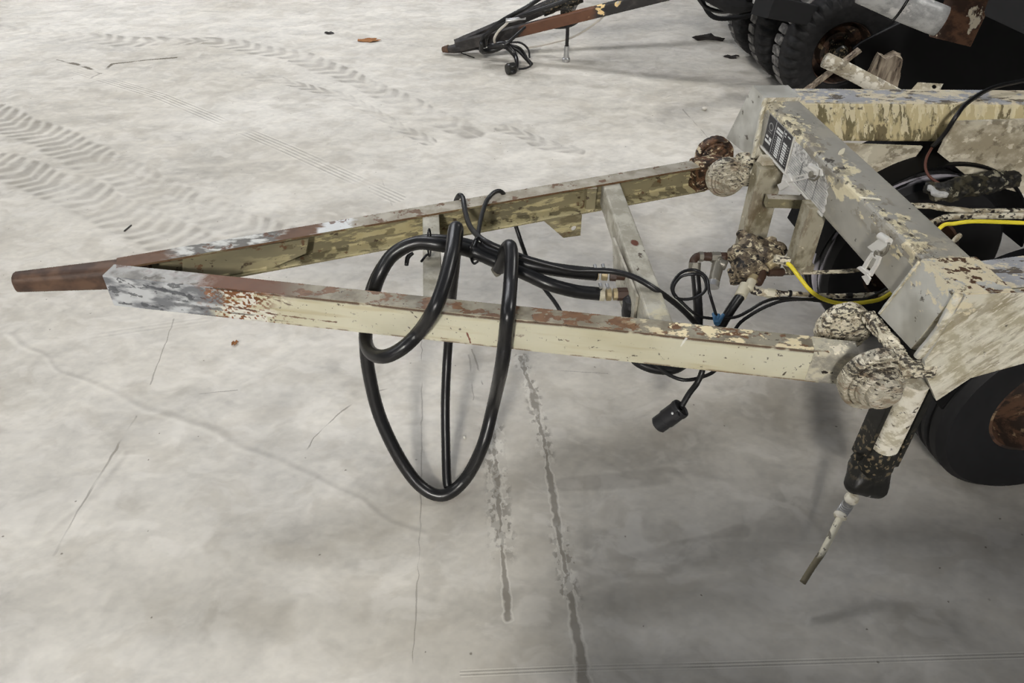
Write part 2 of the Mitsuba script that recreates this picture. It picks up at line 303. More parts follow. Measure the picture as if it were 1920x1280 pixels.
def gusset_fn(p, n, uv):
    hi = rag(p.x * 10, p.y * 10, p.z * 10); c = mix(srgb(194, 187, 168), srgb(154, 144, 122), chip(hi, .52, .10))
    c = mix(c, srgb(224, 218, 200), .6 * chip(rag(p.x * 40, p.y * 40, p.z * 40), .63)); return mix(c, srgb(112, 102, 80), chip(rag(p.x * 18, p.y * 18 + 4, p.z * 18), .62, .04) * .7)
def cross_fn(p, n, uv):
    x, y = loc(p); hi = rag(p.x * 26, p.y * 26, p.z * 26)
    c = mix(srgb(176, 173, 161), srgb(148, 144, 131), chip(hi, .5, .14)); c = mix(c, srgb(198, 189, 156), .5 * smoothstep(1.47, 1.32, y) * chip(rag(p.x * 30, p.y * 30, 5.), .5, .06))
    c = mix(c, DARKRUST, .85 * chip(rag(p.x * 34 + 6, p.y * 34, p.z * 34), .69, .015))
    d = dr.sqrt(dr.square((x - .528) / .011) + dr.square((y - 1.665) / .016))
    return mix(c, srgb(92, 54, 40), smoothstep(1.2, .8, d + .9 * (hi - .5)))
def tip_fn(p, n, uv):
    hi = fbm(p.x * 30, p.y * 30, p.z * 30, 4); return mix(srgb(96, 72, 56), srgb(66, 48, 38), smoothstep(.3, .7, hi))
def far_arm_fn(p, n, uv):
    hi = fbm(p.x * 20, p.y * 20, p.z * 20, 4); c = mix(srgb(36, 34, 34), srgb(58, 54, 52), smoothstep(.4, .7, hi))
    r = smoothstep(-.02, .03, p.x + .06 * (hi - .5)) * smoothstep(.50, .44, p.x + .08 * (hi - .5)) * smoothstep(4.93, 4.90, p.y)
    c = mix(c, mix(srgb(112, 74, 50), srgb(82, 52, 38), hi), r)
    e = smoothstep(.42, .50, p.x) * smoothstep(.66, .58, p.x) * smoothstep(.56, .60, hi) * smoothstep(4.93, 4.90, p.y)
    return mix(c, srgb(236, 206, 150), e)
def tyre_fn(p, n, uv):
    hi = fbm(p.x * 40, p.y * 40, p.z * 40, 3); return mix(srgb(13, 13, 14), srgb(24, 23, 24), smoothstep(.3, .7, hi))
def tread_fn(p, n, uv):
    hi = fbm(p.x * 30, p.y * 30, p.z * 30, 4); return mix(srgb(118, 116, 113), srgb(66, 65, 64), smoothstep(.35, .65, hi))
def rim_fn(p, n, uv):
    hi = rag(p.x * 20, p.y * 20, p.z * 20); c = mix(srgb(80, 58, 44), srgb(44, 35, 30), chip(hi, .50, .10)); return mix(c, srgb(150, 130, 102), chip(rag(p.x * 18, p.y * 18 + 4, p.z * 18), .66) * .6)
def wood_fn(p, n, uv):
    g = fbm(p.x * 70, p.y * 70, p.z * 9, 4); c = mix(srgb(150, 138, 122), srgb(96, 84, 72), smoothstep(.35, .65, g)); return mix(c, srgb(50, 42, 36), smoothstep(.64, .7, g))
def pole_fn(p, n, uv):
    hi = rag(p.x * 26, p.y * 26, p.z * 26); c = mix(srgb(206, 201, 188), srgb(150, 141, 122), chip(hi, .52, .08)); return mix(c, srgb(92, 82, 66), chip(rag(p.x * 20, p.y * 20 + 5, p.z * 20), .62) * .7)
def rust_plate_fn(p, n, uv):
    hi = rag(p.x * 16, p.y * 16, p.z * 16); c = mix(srgb(112, 79, 58), srgb(62, 42, 32), chip(hi, .50, .12))
    return mix(c, srgb(228, 216, 192), chip(rag(p.x * 16, p.y * 16 + 2, p.z * 7), .63))
def galv_fn(p, n, uv):
    hi = rag(p.x * 12, p.y * 12, p.z * 12); c = mix(srgb(168, 168, 166), srgb(132, 132, 131), chip(hi, .5, .12)); return mix(c, srgb(206, 204, 200), chip(rag(p.x * 20, p.y * 20 + 3, p.z * 20), .64) * .5)
def jack_fn(p, n, uv):
    hi = rag(p.x * 50, p.y * 50, p.z * 50); c = mix(srgb(222, 217, 202), srgb(180, 172, 150), chip(hi, .54, .10)); return mix(c, srgb(76, 66, 54), chip(rag(p.x * 60, p.y * 60 + 3, p.z * 60), .66))
def grease_fn(p, n, uv):
    hi = fbm(p.x * 60, p.y * 60, p.z * 60, 4); c = mix(srgb(22, 22, 20), srgb(36, 35, 31), hi); return mix(c, srgb(110, 98, 76), smoothstep(.56, .64, fbm(p.x * 130, p.y * 130, p.z * 90, 4)) * smoothstep(.25, .32, p.z) * smoothstep(.44, .36, p.z))
for nm, fn, ro in [('near_rail_paint', near_rail_fn, .5), ('far_rail_paint', far_rail_fn, .6), ('grey_paint', grey_paint_fn, .5), ('side_beam_paint', side_beam_fn, .55), ('crusty', crust_fn, .7),
                   ('hub_paint', hub_fn, .55), ('rail_end_paint', rail_end_fn, .55), ('brown_hub', brown_hub_fn, .6), ('leg_paint', leg_fn, .5), ('valve_crust', valve_fn, .6), ('dark_crust', dark_crust_fn, .6), ('crusty_pipe', crust_pipe_fn, .6), ('strut_paint', strut_fn, .5),
                   ('gusset_paint', gusset_fn, .55), ('cross_paint', cross_fn, .5), ('tip_rust', tip_fn, .55), ('far_arm_paint', far_arm_fn, .45), ('tyre_rubber', tyre_fn, .75), ('tread_dust', tread_fn, .8),
                   ('rim_rust', rim_fn, .55), ('old_wood', wood_fn, .8), ('pole_paint', pole_fn, .6), ('rust_plate', rust_plate_fn, .6), ('galvanised', galv_fn, .4), ('jack_paint', jack_fn, .45), ('grease', grease_fn, .35)]:
    matte(nm, mikit.proc(fn), ro)
matte('hose_rubber', srgb(20, 20, 21), .33, .5); matte('cable_rubber', srgb(17, 17, 18), .4, .5)
matte('black_plastic', srgb(34, 34, 36), .45, .4); matte('mudguard_black', srgb(10, 10, 11), .6, .15); matte('deck_dark', srgb(34, 34, 35), .7, .2)
matte('brass', srgb(156, 142, 110), .45, .5, metallic=.4); matte('fitting_grey', srgb(132, 128, 118), .4, .5, metallic=.6); matte('rust_fitting', srgb(62, 44, 34), .55)
matte('steel', srgb(190, 190, 190), .3, .5, metallic=.8); matte('dull_steel', srgb(206, 204, 198), .35, .5, metallic=.0); matte('yellow_hose', srgb(226, 208, 60), .4); matte('blue_plastic', srgb(70, 120, 160), .4)
matte('beige_rubber', srgb(186, 180, 160), .5); matte('copper_cable', srgb(92, 58, 48), .5); matte('white_hose', srgb(196, 190, 180), .45); matte('leaf_brown', srgb(140, 96, 58), .8); matte('scrap_dark', srgb(40, 36, 34), .5)
matte('dark_hole', srgb(10, 10, 10), .9, .1); matte('flake_cream', srgb(232, 226, 206), .6)
matte('hall_white', srgb(214, 214, 210), .8); matte('pebble', srgb(210, 206, 196), .6)

# concrete floor: worn trowelled slab with tyre prints, scratches, drips
def px_line(pts): return [tuple(at(x, y, 0)[:2]) for x, y in pts]
def dist_line(x, y, pts):
    """distance to a polyline, and the arc length at its nearest point, and the signed side"""
    best, arc, side, s0 = mi.Float(9.0), mi.Float(0), mi.Float(0), 0.0
    for (ax, ay), (bx, by) in zip(pts, pts[1:]):
        L = math.hypot(bx - ax, by - ay); ux, uy = (bx - ax) / L, (by - ay) / L
        t = dr.clip((x - ax) * ux + (y - ay) * uy, 0, L); d = dr.sqrt(dr.square(x - ax - t * ux) + dr.square(y - ay - t * uy))
        sd = (x - ax) * -uy + (y - ay) * ux
        nearer = d < best
        best, arc, side = dr.select(nearer, d, best), dr.select(nearer, s0 + t, arc), dr.select(nearer, sd, side); s0 += L
    return best, arc, side
TRACKS = [  # polyline, half width, lug length, strength
    (px_line([(-40, 50), (107, 65), (250, 80), (390, 76), (560, 106), (700, 165), (870, 245)]), .11, .11, 1.15),
    (px_line([(460, 138), (560, 160), (640, 182), (720, 220), (800, 268)]), .05, .10, 1.3),
    (px_line([(-60, 200), (107, 262), (300, 360), (420, 410), (540, 452)]), .13, .075, 1.15),
    (px_line([(-60, 290), (107, 345), (230, 400), (360, 470)]), .12, .075, 1.1),
    (px_line([(940, 240), (1010, 268), (1080, 285)]), .06, .09, 1.0),
    (px_line([(560, 600), (640, 640), (690, 720)]), .09, .06, .5)]
GROOVES = [  # polyline, half width, spacing of fine lines, strength
    (px_line([(150, 135), (300, 180), (385, 215), (540, 280), (740, 370)]), .055, .022, .8),
    (px_line([(380, 600), (107, 640)]), .03, .02, .25), (px_line([(870, 1262), (1100, 1252), (1350, 1246), (1920, 1228)]), .011, .0075, 1.0), (px_line([(960, 338), (860, 350)]), .03, .018, .5)]
SCRATCH = [  # polyline, width, darkness
    (px_line([(326, 598), (312, 640), (282, 720)]), .005, .5), (px_line([(255, 780), (200, 870), (150, 950), (100, 1040)]), .006, .55),
    (px_line([(790, 600), (791, 760), (789, 960), (782, 1120), (770, 1290)]), .0035, .45),
    (px_line([(760, 720), (700, 735), (640, 770), (590, 820), (555, 878)]), .0045, .6), (px_line([(375, 738), (445, 731)]), .004, .5),
    (px_line([(107, 112), (150, 122), (190, 137), (210, 120), (270, 113), (330, 108)]), .026, .9), (px_line([(190, 137), (150, 155)]), .012, .4),
    (px_line([(1280, 205), (1330, 260)]), .008, .4), (px_line([(1280, 172), (1240, 185)]), .008, .35), (px_line([(1040, 694), (1140, 700)]), .003, .4), (px_line([(700, 300), (735, 385)]), .006, .2),
    (px_line([(885, 655), (905, 720)]), .004, .5), (px_line([(880, 665), (888, 750)]), .004, .35)]
DRIPS = [  # polyline, core half width, splatter half width, strength
    (px_line([(922, 800), (930, 880), (936, 960), (945, 1060), (952, 1160)]), .008, .045, 1.0),
    (px_line([(975, 670), (1000, 740), (1020, 830), (1045, 980), (1065, 1090), (1090, 1240), (1098, 1330)]), .009, .035, 1.0)]
RIDGE = [(px_line([(0, 635), (107, 690), (240, 745), (400, 815), (560, 890), (720, 965), (800, 1000)]), .028, .9), (px_line([(230, 850), (170, 930), (100, 1000)]), .03, .6)]
SMEARS = [(px_line([(1060, 905), (1150, 900), (1270, 885)]), .035, .6), (px_line([(1260, 1035), (1390, 985)]), .03, .6), (px_line([(1080, 1075), (1220, 1060), (1320, 1030)]), .05, .5), (px_line([(640, 300), (330, 330)]), .09, .5)]
def floor_fn(p, n, uv):
    x, y = p.x, p.y
    wx, wy = x + .05 * (noise(x * 7, y * 7, 5.) - .5), y + .05 * (noise(x * 7, y * 7, 9.) - .5)
    qx, qy = x + .12 * (fbm(x * 6, y * 6, 11., 3) - .5), y + .12 * (fbm(x * 6, y * 6, 15., 3) - .5)
    big = fbm(x * .9, y * .9, .5, 3); mid = fbm(qx * 4, qy * 6, 2., 5); fin = fbm(x * 45, y * 60, 3., 4); st = fbm(qx * 3 + qy * 1., qy * 15, 8., 5)
    st2 = fbm(qx * 16 - qy * 9, qx * 4 + qy * 7, 18., 5)
    c = mix(srgb(205, 201, 193), srgb(188, 183, 173), smoothstep(.3, .7, big))
    c *= 1 + .34 * (mid - .5) + .26 * (st - .5) + .26 * (st2 - .5) + .20 * (fin - .5)
    c = mix(c, srgb(170, 163, 150), .30 * smoothstep(.48, .72, fbm(qx * 11, qy * 15, 61., 5)))
    c = mix(c, srgb(222, 218, 211), .28 * smoothstep(.52, .74, fbm(qx * 14 + 5, qy * 22, 64., 5)))
    dark = mi.Float(0); lite = mi.Float(0)
    for pts, w, lug, k in TRACKS:
        d, s, sd = dist_line(wx, wy, pts)
        inside = smoothstep(w, w * .75, d)
        t = s / lug + .9 * dr.abs(sd) / w; rib = dr.abs(t - dr.floor(t) - .5) * 2
        shoulder = .45 + .55 * smoothstep(.35, .8, d / w)
        wear = .35 + .65 * smoothstep(.34, .56, fbm(x * 3, y * 3, 21., 3))
        dark = dr.maximum(dark, inside * k * wear * (.14 + .30 * shoulder * smoothstep(.62, .25, rib)))
        lite = dr.maximum(lite, inside * k * wear * .20 * smoothstep(.55, .9, rib))
    for pts, w, sp, k in GROOVES:
        d, s, sd = dist_line(wx * .0 + x, y, pts); q = sd / sp; r = dr.abs(q - dr.floor(q) - .5) * 2; inside = smoothstep(w, w * .8, d) * smoothstep(.25, .55, fbm(x * 4, y * 4, 33., 3))
        dark = dr.maximum(dark, inside * k * .38 * smoothstep(.5, .2, r)); lite = dr.maximum(lite, inside * k * .35 * smoothstep(.6, .9, r))
    for pts, w, k in SCRATCH:
        d, s, sd = dist_line(x + .006 * (noise(x * 40, y * 40) - .5), y, pts)
        ww = w * (.25 + .7 * noise(x * 9, y * 9, 7.)); dark = dr.maximum(dark, k * smoothstep(ww, ww * .4, d) * smoothstep(.25, .55, noise(x * 17, y * 17, 3.)))
    for pts, w, spl, k in DRIPS:
        e = fbm(x * 60, y * 60, 41., 4); d, s, sd = dist_line(x + .012 * (e - .5), y, pts); ww = w * (.5 + noise(s * 9, 3.) * 1.2)
        dark = dr.maximum(dark, .58 * k * smoothstep(ww, ww * .6, d))
        lite = dr.maximum(lite, .30 * smoothstep(ww * 1.7, ww * 1.25, d) * smoothstep(ww, ww * 1.2, d))
        patch = smoothstep(.35, .6, noise(s * 5, 8.)) * smoothstep(spl, spl * .4, d)
        dark = dr.maximum(dark, .55 * patch * smoothstep(.56, .60, fbm(x * 75, y * 55, 44., 4)))
        lite = dr.maximum(lite, .3 * patch * smoothstep(.54, .6, fbm(x * 65 + 5, y * 45, 47., 4)))
    for pts, w, k in RIDGE:
        d, s, sd = dist_line(wx, wy, pts); lite = dr.maximum(lite, k * .22 * smoothstep(w * .4, 0, dr.abs(sd + w * .3)) * smoothstep(.25, .6, fbm(x * 9, y * 9, 71., 3)) * smoothstep(w, w * .5, d)); dark = dr.maximum(dark, k * .20 * smoothstep(w, w * .3, d) * smoothstep(-w * .2, w * .3, sd))
    for pts, w, k in SMEARS:
        d, s, sd = dist_line(wx, wy, pts); dark = dr.maximum(dark, k * .34 * smoothstep(w, w * .6, d) * smoothstep(.3, .55, fbm(x * 6, y * 18, 52., 3)))
    # little grit
    e = noise(x * 160, y * 160); a, b, r = voronoi(x * 12 + .05 * e, y * 12); dark = dr.maximum(dark, .7 * smoothstep(.036, .024, a + .02 * (e - .5)) * smoothstep(.88, .90, r))
    c = mix(c, srgb(96, 88, 76), dr.clip(dark, 0, .9)); return mix(c, srgb(232, 229, 220), lite)
def floor_rough(p, n, uv):
    wet = smoothstep(.16, .06, dr.sqrt(dr.square((p.x - 1.42) * .6) + dr.square((p.y - 5.75) * .25)) + .1 * (fbm(p.x * 7, p.y * 3, 1.) - .5))
    return dr.clip(.50 + .25 * (fbm(p.x * 5, p.y * 9, 2., 3) - .5) - .34 * wet, .12, .9)
def floor_bump(p, n, uv): return .0022 * fbm(p.x * 11, p.y * 16, 3., 4) + .0008 * fbm(p.x * 60, p.y * 60, 9., 2)
scene['mat_concrete'] = {'type': 'twosided', 'b': {'type': 'bumpmap', 'arbitrary': mikit.proc(floor_bump, eps=2e-3), 'scale': 1.0,
                     'b': {'type': 'principled', 'base_color': mikit.proc(floor_fn), 'roughness': mikit.proc(floor_rough), 'specular': .45}}}

# ------------------------------------------------------------------ the setting
def quad(a, b, c, d): return trimesh.Trimesh([a, b, c, d], [[0, 1, 2], [0, 2, 3]], process=False)
def struct(name, mesh, mat): scene[name] = mikit.ply(mesh, 'mat_' + mat); labels[name] = {'kind': 'structure', 'label': name.replace('_', ' ') + ' of the hall', 'category': name.split('_')[0]}
X0, X1, Y0, Y1 = -14.0, 14.0, -12.0, 20.0
g = trimesh.creation.box((X1 - X0, Y1 - Y0, .2)); g.apply_translation(((X0 + X1) / 2, (Y0 + Y1) / 2, -.1))
struct('floor', g, 'concrete'); labels['floor'] = {'kind': 'structure', 'label': 'worn pale concrete floor with tyre prints', 'category': 'floor'}
for nm, ctr, sz in [('wall_left', (X0 - .1, (Y0 + Y1) / 2, 3.3), (.2, Y1 - Y0, 6.6)), ('wall_back', ((X0 + X1) / 2, Y1 + .1, 3.3), (X1 - X0, .2, 6.6))]:
    g = trimesh.creation.box(sz); g.apply_translation(ctr); struct(nm, g, 'hall_white')

for i, (c, sx, sy, tgt, rad, lab) in enumerate(LAMPS):
    k = thing('ceiling_lamp', lab, 'lamp')
    d = np.array(tgt) - np.array(c) if tgt else np.array([0, 0, -1.0])
    face = ext(sbox(-sx / 2, -sy / 2, sx / 2, sy / 2), .01)
    hb = place(ext(sbox(-sx / 2 - .04, -sy / 2 - .04, sx / 2 + .04, sy / 2 + .04), .08), np.array(c) - d / np.linalg.norm(d) * .1, d, (0, 1, 0))
    put(k, 'housing', hb, 'fitting_grey')
    kk = put(k, 'diffuser', place(face, c, d, (0, 1, 0)), 'hall_white')
    scene[kk]['emitter'] = {'type': 'area', 'radiance': {'type': 'rgb', 'value': list(rad)}}

# ------------------------------------------------------------------ the trailer in front
TR = thing('trailer', 'old cream and grey braked trailer with a V-shaped rusty drawbar in front', 'trailer')
def tp(name, mesh, mat, label=None, smooth=False, parent=None): return put(parent or TR, name, mesh, mat, label, smooth, True)
ZT, ZB, FW = .58, .49, .052
def channel(w, h, t, lip=None):  # open towards +x of the section
    return Polygon([(-w / 2, -h / 2), (w / 2, -h / 2), (w / 2, -h / 2 + t), (-w / 2 + t, -h / 2 + t), (-w / 2 + t, h / 2 - t), (w / 2, h / 2 - t), (w / 2, h / 2), (-w / 2, h / 2)])
def rail(a, b, open_sign):
    a, b = np.array(a), np.array(b); s, u, d = basis(b - a)
    pl = channel(FW, ZT - ZB, .007); pts = np.array(pl.exterior.coords)
    if (s[1] > 0) != (open_sign > 0): pts[:, 0] *= -1
    return place(ext(Polygon(pts).buffer(-.0015).buffer(.0015), np.linalg.norm(b - a)), a, b - a)
zc = (ZT + ZB) / 2
near = rail((-.80, 1.642, zc), (.845, 1.192, zc), +1)
tp('drawbar_rail', near, 'near_rail_paint', 'near rail with silver and rusty paint at its tip')
far = rail((-.79, 1.672, zc), (.865, 2.112, zc), -1)
tp('drawbar_rail', far, 'far_rail_paint', 'far channel rail with flaking yellow paint inside')
# closed, thicker ends of the rails at the pivots
tp('rail_end', crust(bar((.815, 1.1999, .535), (.905, 1.1753, .535), .056, .0935, .012), .0025, 45, .008, 3), 'rail_end_paint', smooth=40)
tp('rail_end', crust(bar((.83, 2.103, .54), (.92, 2.127, .54), .07, .10, .02), .008, 45, .008, 4), 'brown_hub', smooth=40)
# torn inner plates by the tip
tp('reinforcing_plate', prism([(-.68, .50), (-.45, .497), (-.36, .522), (-.345, .566), (-.66, .572)], (0, 1.866, 0), (.9664, .2569, 0), (0, 0, 1), .004), 'far_rail_paint')
# coupling bar to the left
tipc = P(190, 522, .545); e0 = P(40, 528, .545); e1 = P(-90, 533, .545)
cb = cat(place(ext(rrect(.062, .062, .022), np.linalg.norm(e0 - tipc)), tipc, e0 - tipc))
cb = trimesh.convex.convex_hull(np.vstack([place(ext(rrect(.075, .07, .02), .002), P(285, 509, .537), tipc - P(300, 509, .54)).vertices, place(ext(rrect(.042, .05, .018), .01), e0, e0 - tipc).vertices]))
tp('coupling_bar', cb, 'tip_rust', 'rust brown coupling bar', smooth=40)
ring = trimesh.creation.torus(.045, .018); ring.apply_translation(e1 + np.array([.02, 0, 0])); tp('towing_eye', ring, 'tip_rust', smooth=True)
# brace and crossmember
tp('brace', bar((-.012, 1.432, .548), (-.006, 1.868, .548), .046, .050, .003), 'cross_paint', 'narrow grey brace between the rails')
CM = tp('crossmember', bar((.505, 1.298, .535), (.540, 2.012, .535), .056, .074, .006), 'cross_paint', 'grey box crossmember with a round rust spot')
# gusset with hole below the far rail
gp = Polygon([(.33, .49), (.455, .49), (.455, .418), (.40, .418)]).difference(Point(.432, .446).buffer(.009))
tp('gusset', prism(gp, (0, 1.900, 0), (.985, .17, 0), (0, 0, 1), .006), 'far_rail_paint', 'hanging gusset plate with a hole')
# dark stiffeners inside the far channel
for x in (.475, .0):
    y = 1.672 + (x + .79) * .2658
    tp('stiffener', bar((x, y - .018, .498), (x, y - .018, .574), .030, .03, .003, (0, 1, 0)), 'far_rail_paint')
# hose bracket hanging on the crossmember, facing the tip
br = prism([(1.42, .585), (1.75, .585), (1.72, .53), (1.60, .455), (1.40, .455)], (.478, 0, 0), (0, 1, 0), (0, 0, 1), .006)
tp('hose_bracket', prism([(1.43, .565), (1.70, .57), (1.66, .50), (1.58, .455), (1.43, .455)], (.476, 0, 0), (0, 1, 0), (0, 0, 1), .006), 'cross_paint')
# hoses' end fittings
def fitting(seq, p0, p1, parent=None):
    p0, p1 = np.array(p0), np.array(p1); d = (p1 - p0) / np.linalg.norm(p1 - p0); L = np.linalg.norm(p1 - p0)
    for nm, a, b, r, m, hx in seq:
        o = p0 + d * L * a
        tp(nm, hexbar(o, d, r, L * (b - a)) if hx else lathe([(0, 0), (r * .9, 0), (r, .001), (r, L * (b - a) - .001), (r * .9, L * (b - a)), (0, L * (b - a))], o, d, 20), m, smooth=30)
FA0, FA1 = P(1113, 513, .545), P(1172, 517, .545)
fitting([('hose_clamp', 0, .18, .0155, 'brass', 0), ('hose_clamp', .25, .45, .0155, 'brass', 0), ('hose_nut', .52, .72, .0165, 'rust_fitting', 1), ('hose_stub', .68, 1, .012, 'rust_fitting', 0)], FA0, FA1)
FB0, FB1 = P(1123, 552, .52), P(1186, 551, .52)
fitting([('hose_clamp', 0, .16, .0165, 'beige_rubber', 0), ('hose_clamp', .21, .36, .0165, 'brass', 0), ('hose_nut', .42, .54, .016, 'brass', 1), ('hose_nut', .54, .92, .0175, 'rust_fitting', 1)], FB0, FB1)
for q, z in (((1117, 504), .565), ((1132, 503), .565), ((1127, 539), .545), ((1140, 540), .545)):
    o = P(*q, z); tp('clamp_screw', hexbar(o, (0, 1, .2), .005, .014), 'steel')
# black rubber cap hanging below
cp = crust(lathe([(0, 0), (.020, .002), (.023, .02), (.021, .05), (.012, .06), (0, .06)], P(1181, 595, .47), (0, .15, 1), 24), .006, 70, .005, 8)
tp('rubber_cap', cp, 'black_plastic', 'crumpled black rubber cap under the hose fitting', smooth=True)

# ---- chassis
tp('front_beam', bar((1.031, 1.08, .74), (1.031, 2.085, .74), .108, .125, .012), 'grey_paint', 'grey front beam with peeling cream flakes')
tp('side_beam', bar((1.0, 2.088, .741), (2.3, 1.965, .741), .115, .122, .010), 'side_beam_paint', 'streaky yellow-cream side beam')
tp('side_beam', bar((1.06, 1.115, .741), (2.3, 1.25, .741), .1, .122, .010), 'side_beam_paint')
def wedge(poly_top, poly_bot): return trimesh.convex.convex_hull(np.vstack([poly_top, poly_bot]))
def soft(mesh, r, edge=.02):
    m = fine(mesh, edge); trimesh.smoothing.filter_taubin(m, iterations=6); return m
# far leg: from the beam corner out and down to the far pivot
fl = wedge([(.974, 2.030, .814), (.974, 2.13, .814), (1.085, 2.13, .812), (1.085, 2.03, .812)], [(.962, 1.995, .640), (.962, 2.215, .612), (1.06, 2.215, .60), (1.06, 1.995, .60)])
tp('leg', fl, 'leg_paint', 'pale sloping leg at the far corner')
tp('weld_seam', tube([(.976, 2.034, .812), (.968, 2.014, .73), (.962, 1.997, .645)], .008, 10, 6, .004, 150), 'leg_paint', smooth=True)
nl = wedge([(.968, 1.171, .808), (.968, 1.052, .808), (1.085, 1.052, .806), (1.085, 1.171, .806)], [(.968, 1.226, .627), (.962, 1.092, .640), (1.07, 1.075, .60), (1.07, 1.22, .60)])
tp('leg', nl, 'leg_paint', 'grey-white sloping leg at the near corner')
tp('side_plate', prism([(.985, .806), (1.62, .80), (1.62, .70), (1.30, .655), (1.086, .59), (1.034, .53), (.985, .60), (.964, .645)], (0, 1.058, 0), (1, 0, 0), (0, 0, 1), .012), 'leg_paint')
tp('weld_seam', tube([(.972, 1.050, .806), (.966, 1.050, .72), (.958, 1.062, .645)], .009, 10, 6, .003, 120), 'leg_paint', smooth=True)
tp('weld_seam', tube([(.966, 1.174, .80), (.966, 1.20, .715), (.966, 1.226, .632)], .0035, 8, 6, .003, 200), 'leg_paint', smooth=True)
# gussets under the far side beam
tp('gusset', prism([tuple(PY(a, b, 1.962)[[0, 2]]) for a, b in ((1560, 268), (1729, 274), (1655, 372), (1600, 335))], (0, 1.967, 0), (1, 0, 0), (0, 0, 1), .01), 'gusset_paint', 'triangular gusset under the side beam')
tp('gusset', prism([P(1772, 216, .78)[[0, 2]], (1.95, .78), (1.95, .50), P(1813, 330, .60)[[0, 2]], P(1748, 278, .685)[[0, 2]]], (0, 1.905, 0), (1, 0, 0), (0, 0, 1), .012), 'gusset_paint')
# inner struts
tp('strut', bar((.965, 1.89, .40), (.965, 1.89, .67), .075, .05, .004, (0, 1, 0)), 'strut_paint'); 
tp('strut', bar((.978, 1.62, .515), (.978, 1.62, .69), .052, .05, .004, (0, 1, 0)), 'strut_paint')
tp('tie_bar', bar(P(1436, 376, .60), P(1512, 379, .60), .03, .030, .003), 'far_rail_paint')
tp('strut_foot', bar((.978, 1.62, .498), (.978, 1.62, .516), .072, .056, .006, (0, 1, 0)), 'strut_paint')
tp('side_web', prism([(.95, .685), (1.0, .685), (1.0, .60), (.93, .63)], (0, 1.93, 0), (1, 0, 0), (0, 0, 1), .04), 'gusset_paint')

# ---- pivots
def hub(parent_name, cx, y, cz, R, front, mat, amp, seed, boss=.055, lab=None):
    """disc pile on an axis across the trailer; front > 0: its face towards the camera side (-y)"""
    o = np.array([cx, y, cz]); d = (0, -1, 0)
    disc = lathe([(0, -.03), (R * .88, -.03), (R * .97, -.024), (R, -.012), (R * .99, .002), (R * .95, .008), (R * .86, .009), (R * .85, .003), (R * .82, .003), (R * .81, .014), (R * .72, .016), (R * .71, .012), (R * .69, .012), (R * .68, .020), (R * .5, .021), (0, .021)], o, d, 64)
    k = tp(parent_name, crust(disc, amp, 70, .006, seed), mat, lab, smooth=28)
    if front == 1:
        b = lathe([(0, .015), (R * .56, .015), (R * .56, .026), (R * .50, .029), (0, .029)], o, d, 36); tp('washer', b, mat, smooth=28, parent=k)
        tp('nut', hexbar(o + np.array(d) * .028, d, R * .46, .018), mat, parent=k)
        tp('bolt_end', lathe([(0, 0), (R * .23, 0), (R * .23, .014), (R * .19, .017), (0, .017)], o + np.array(d) * .045, d, 24), mat, smooth=30, parent=k)
    if front == 2:
        b = lathe([(0, .015), (R * .66, .015), (R * .64, .030), (R * .56, .034), (R * .54, .029), (R * .50, .030), (R * .48, .046), (R * .40, .050), (R * .18, .050), (R * .17, .046), (0, .046)], o, d, 44)
        tp('boss', crust(b, amp, 80, .005, seed + 1), mat, smooth=30, parent=k)
hub('pivot_disc', .905, 2.02, .568, .062, 1, 'hub_paint', .0018, 11, .05, 'stepped grey pivot disc with a hexagon nut, far side')
hub('pivot_disc', .925, 2.19, .562, .062, 0, 'brown_hub', .007, 12)
hub('pivot_disc', .905, 1.082, .563, .074, 2, 'hub_paint', .004, 13, .06, 'large crusty pivot disc, near side')
hub('pivot_disc', .925, 1.262, .560, .064, 0, 'crusty', .005, 14)
# brackets that hold the pivots
tp('pivot_bracket', crust(prism([(2.03, .645), (1.985, .64), (1.955, .60), (2.0, .55), (2.06, .60)], (.93, 0, 0), (0, 1, 0), (0, 0, 1), .05), .012, 50, .008, 15), 'crusty', smooth=40)
tb0, tb1 = P(1628, 592, .615), P(1700, 682, .625)
tp('pivot_bracket', crust(bar(tb0, tb1, .026, .022, .004), .012, 90, .005, 16), 'crusty', 'row of crusty teeth above the near pivot', smooth=40)
tp('pivot_bracket', crust(bar(P(1688, 692, .615), P(1748, 690, .615), .03, .03, .006), .008, 80, .005, 17), 'crusty', smooth=40)
tp('pivot_pin', crust(hexbar(P(1727, 668, .63) + np.array([0, .018, -.012]), (0, -1, .35), .017, .03), .008, 70, .005, 18), 'grease', smooth=40)
tp('pivot_pin', crust(lathe([(0, 0), (.012, 0), (.012, .02), (0, .022)], P(1418, 287, .63), (0, -.6, .8), 20), .005, 70, .005, 19), 'crusty', smooth=40)

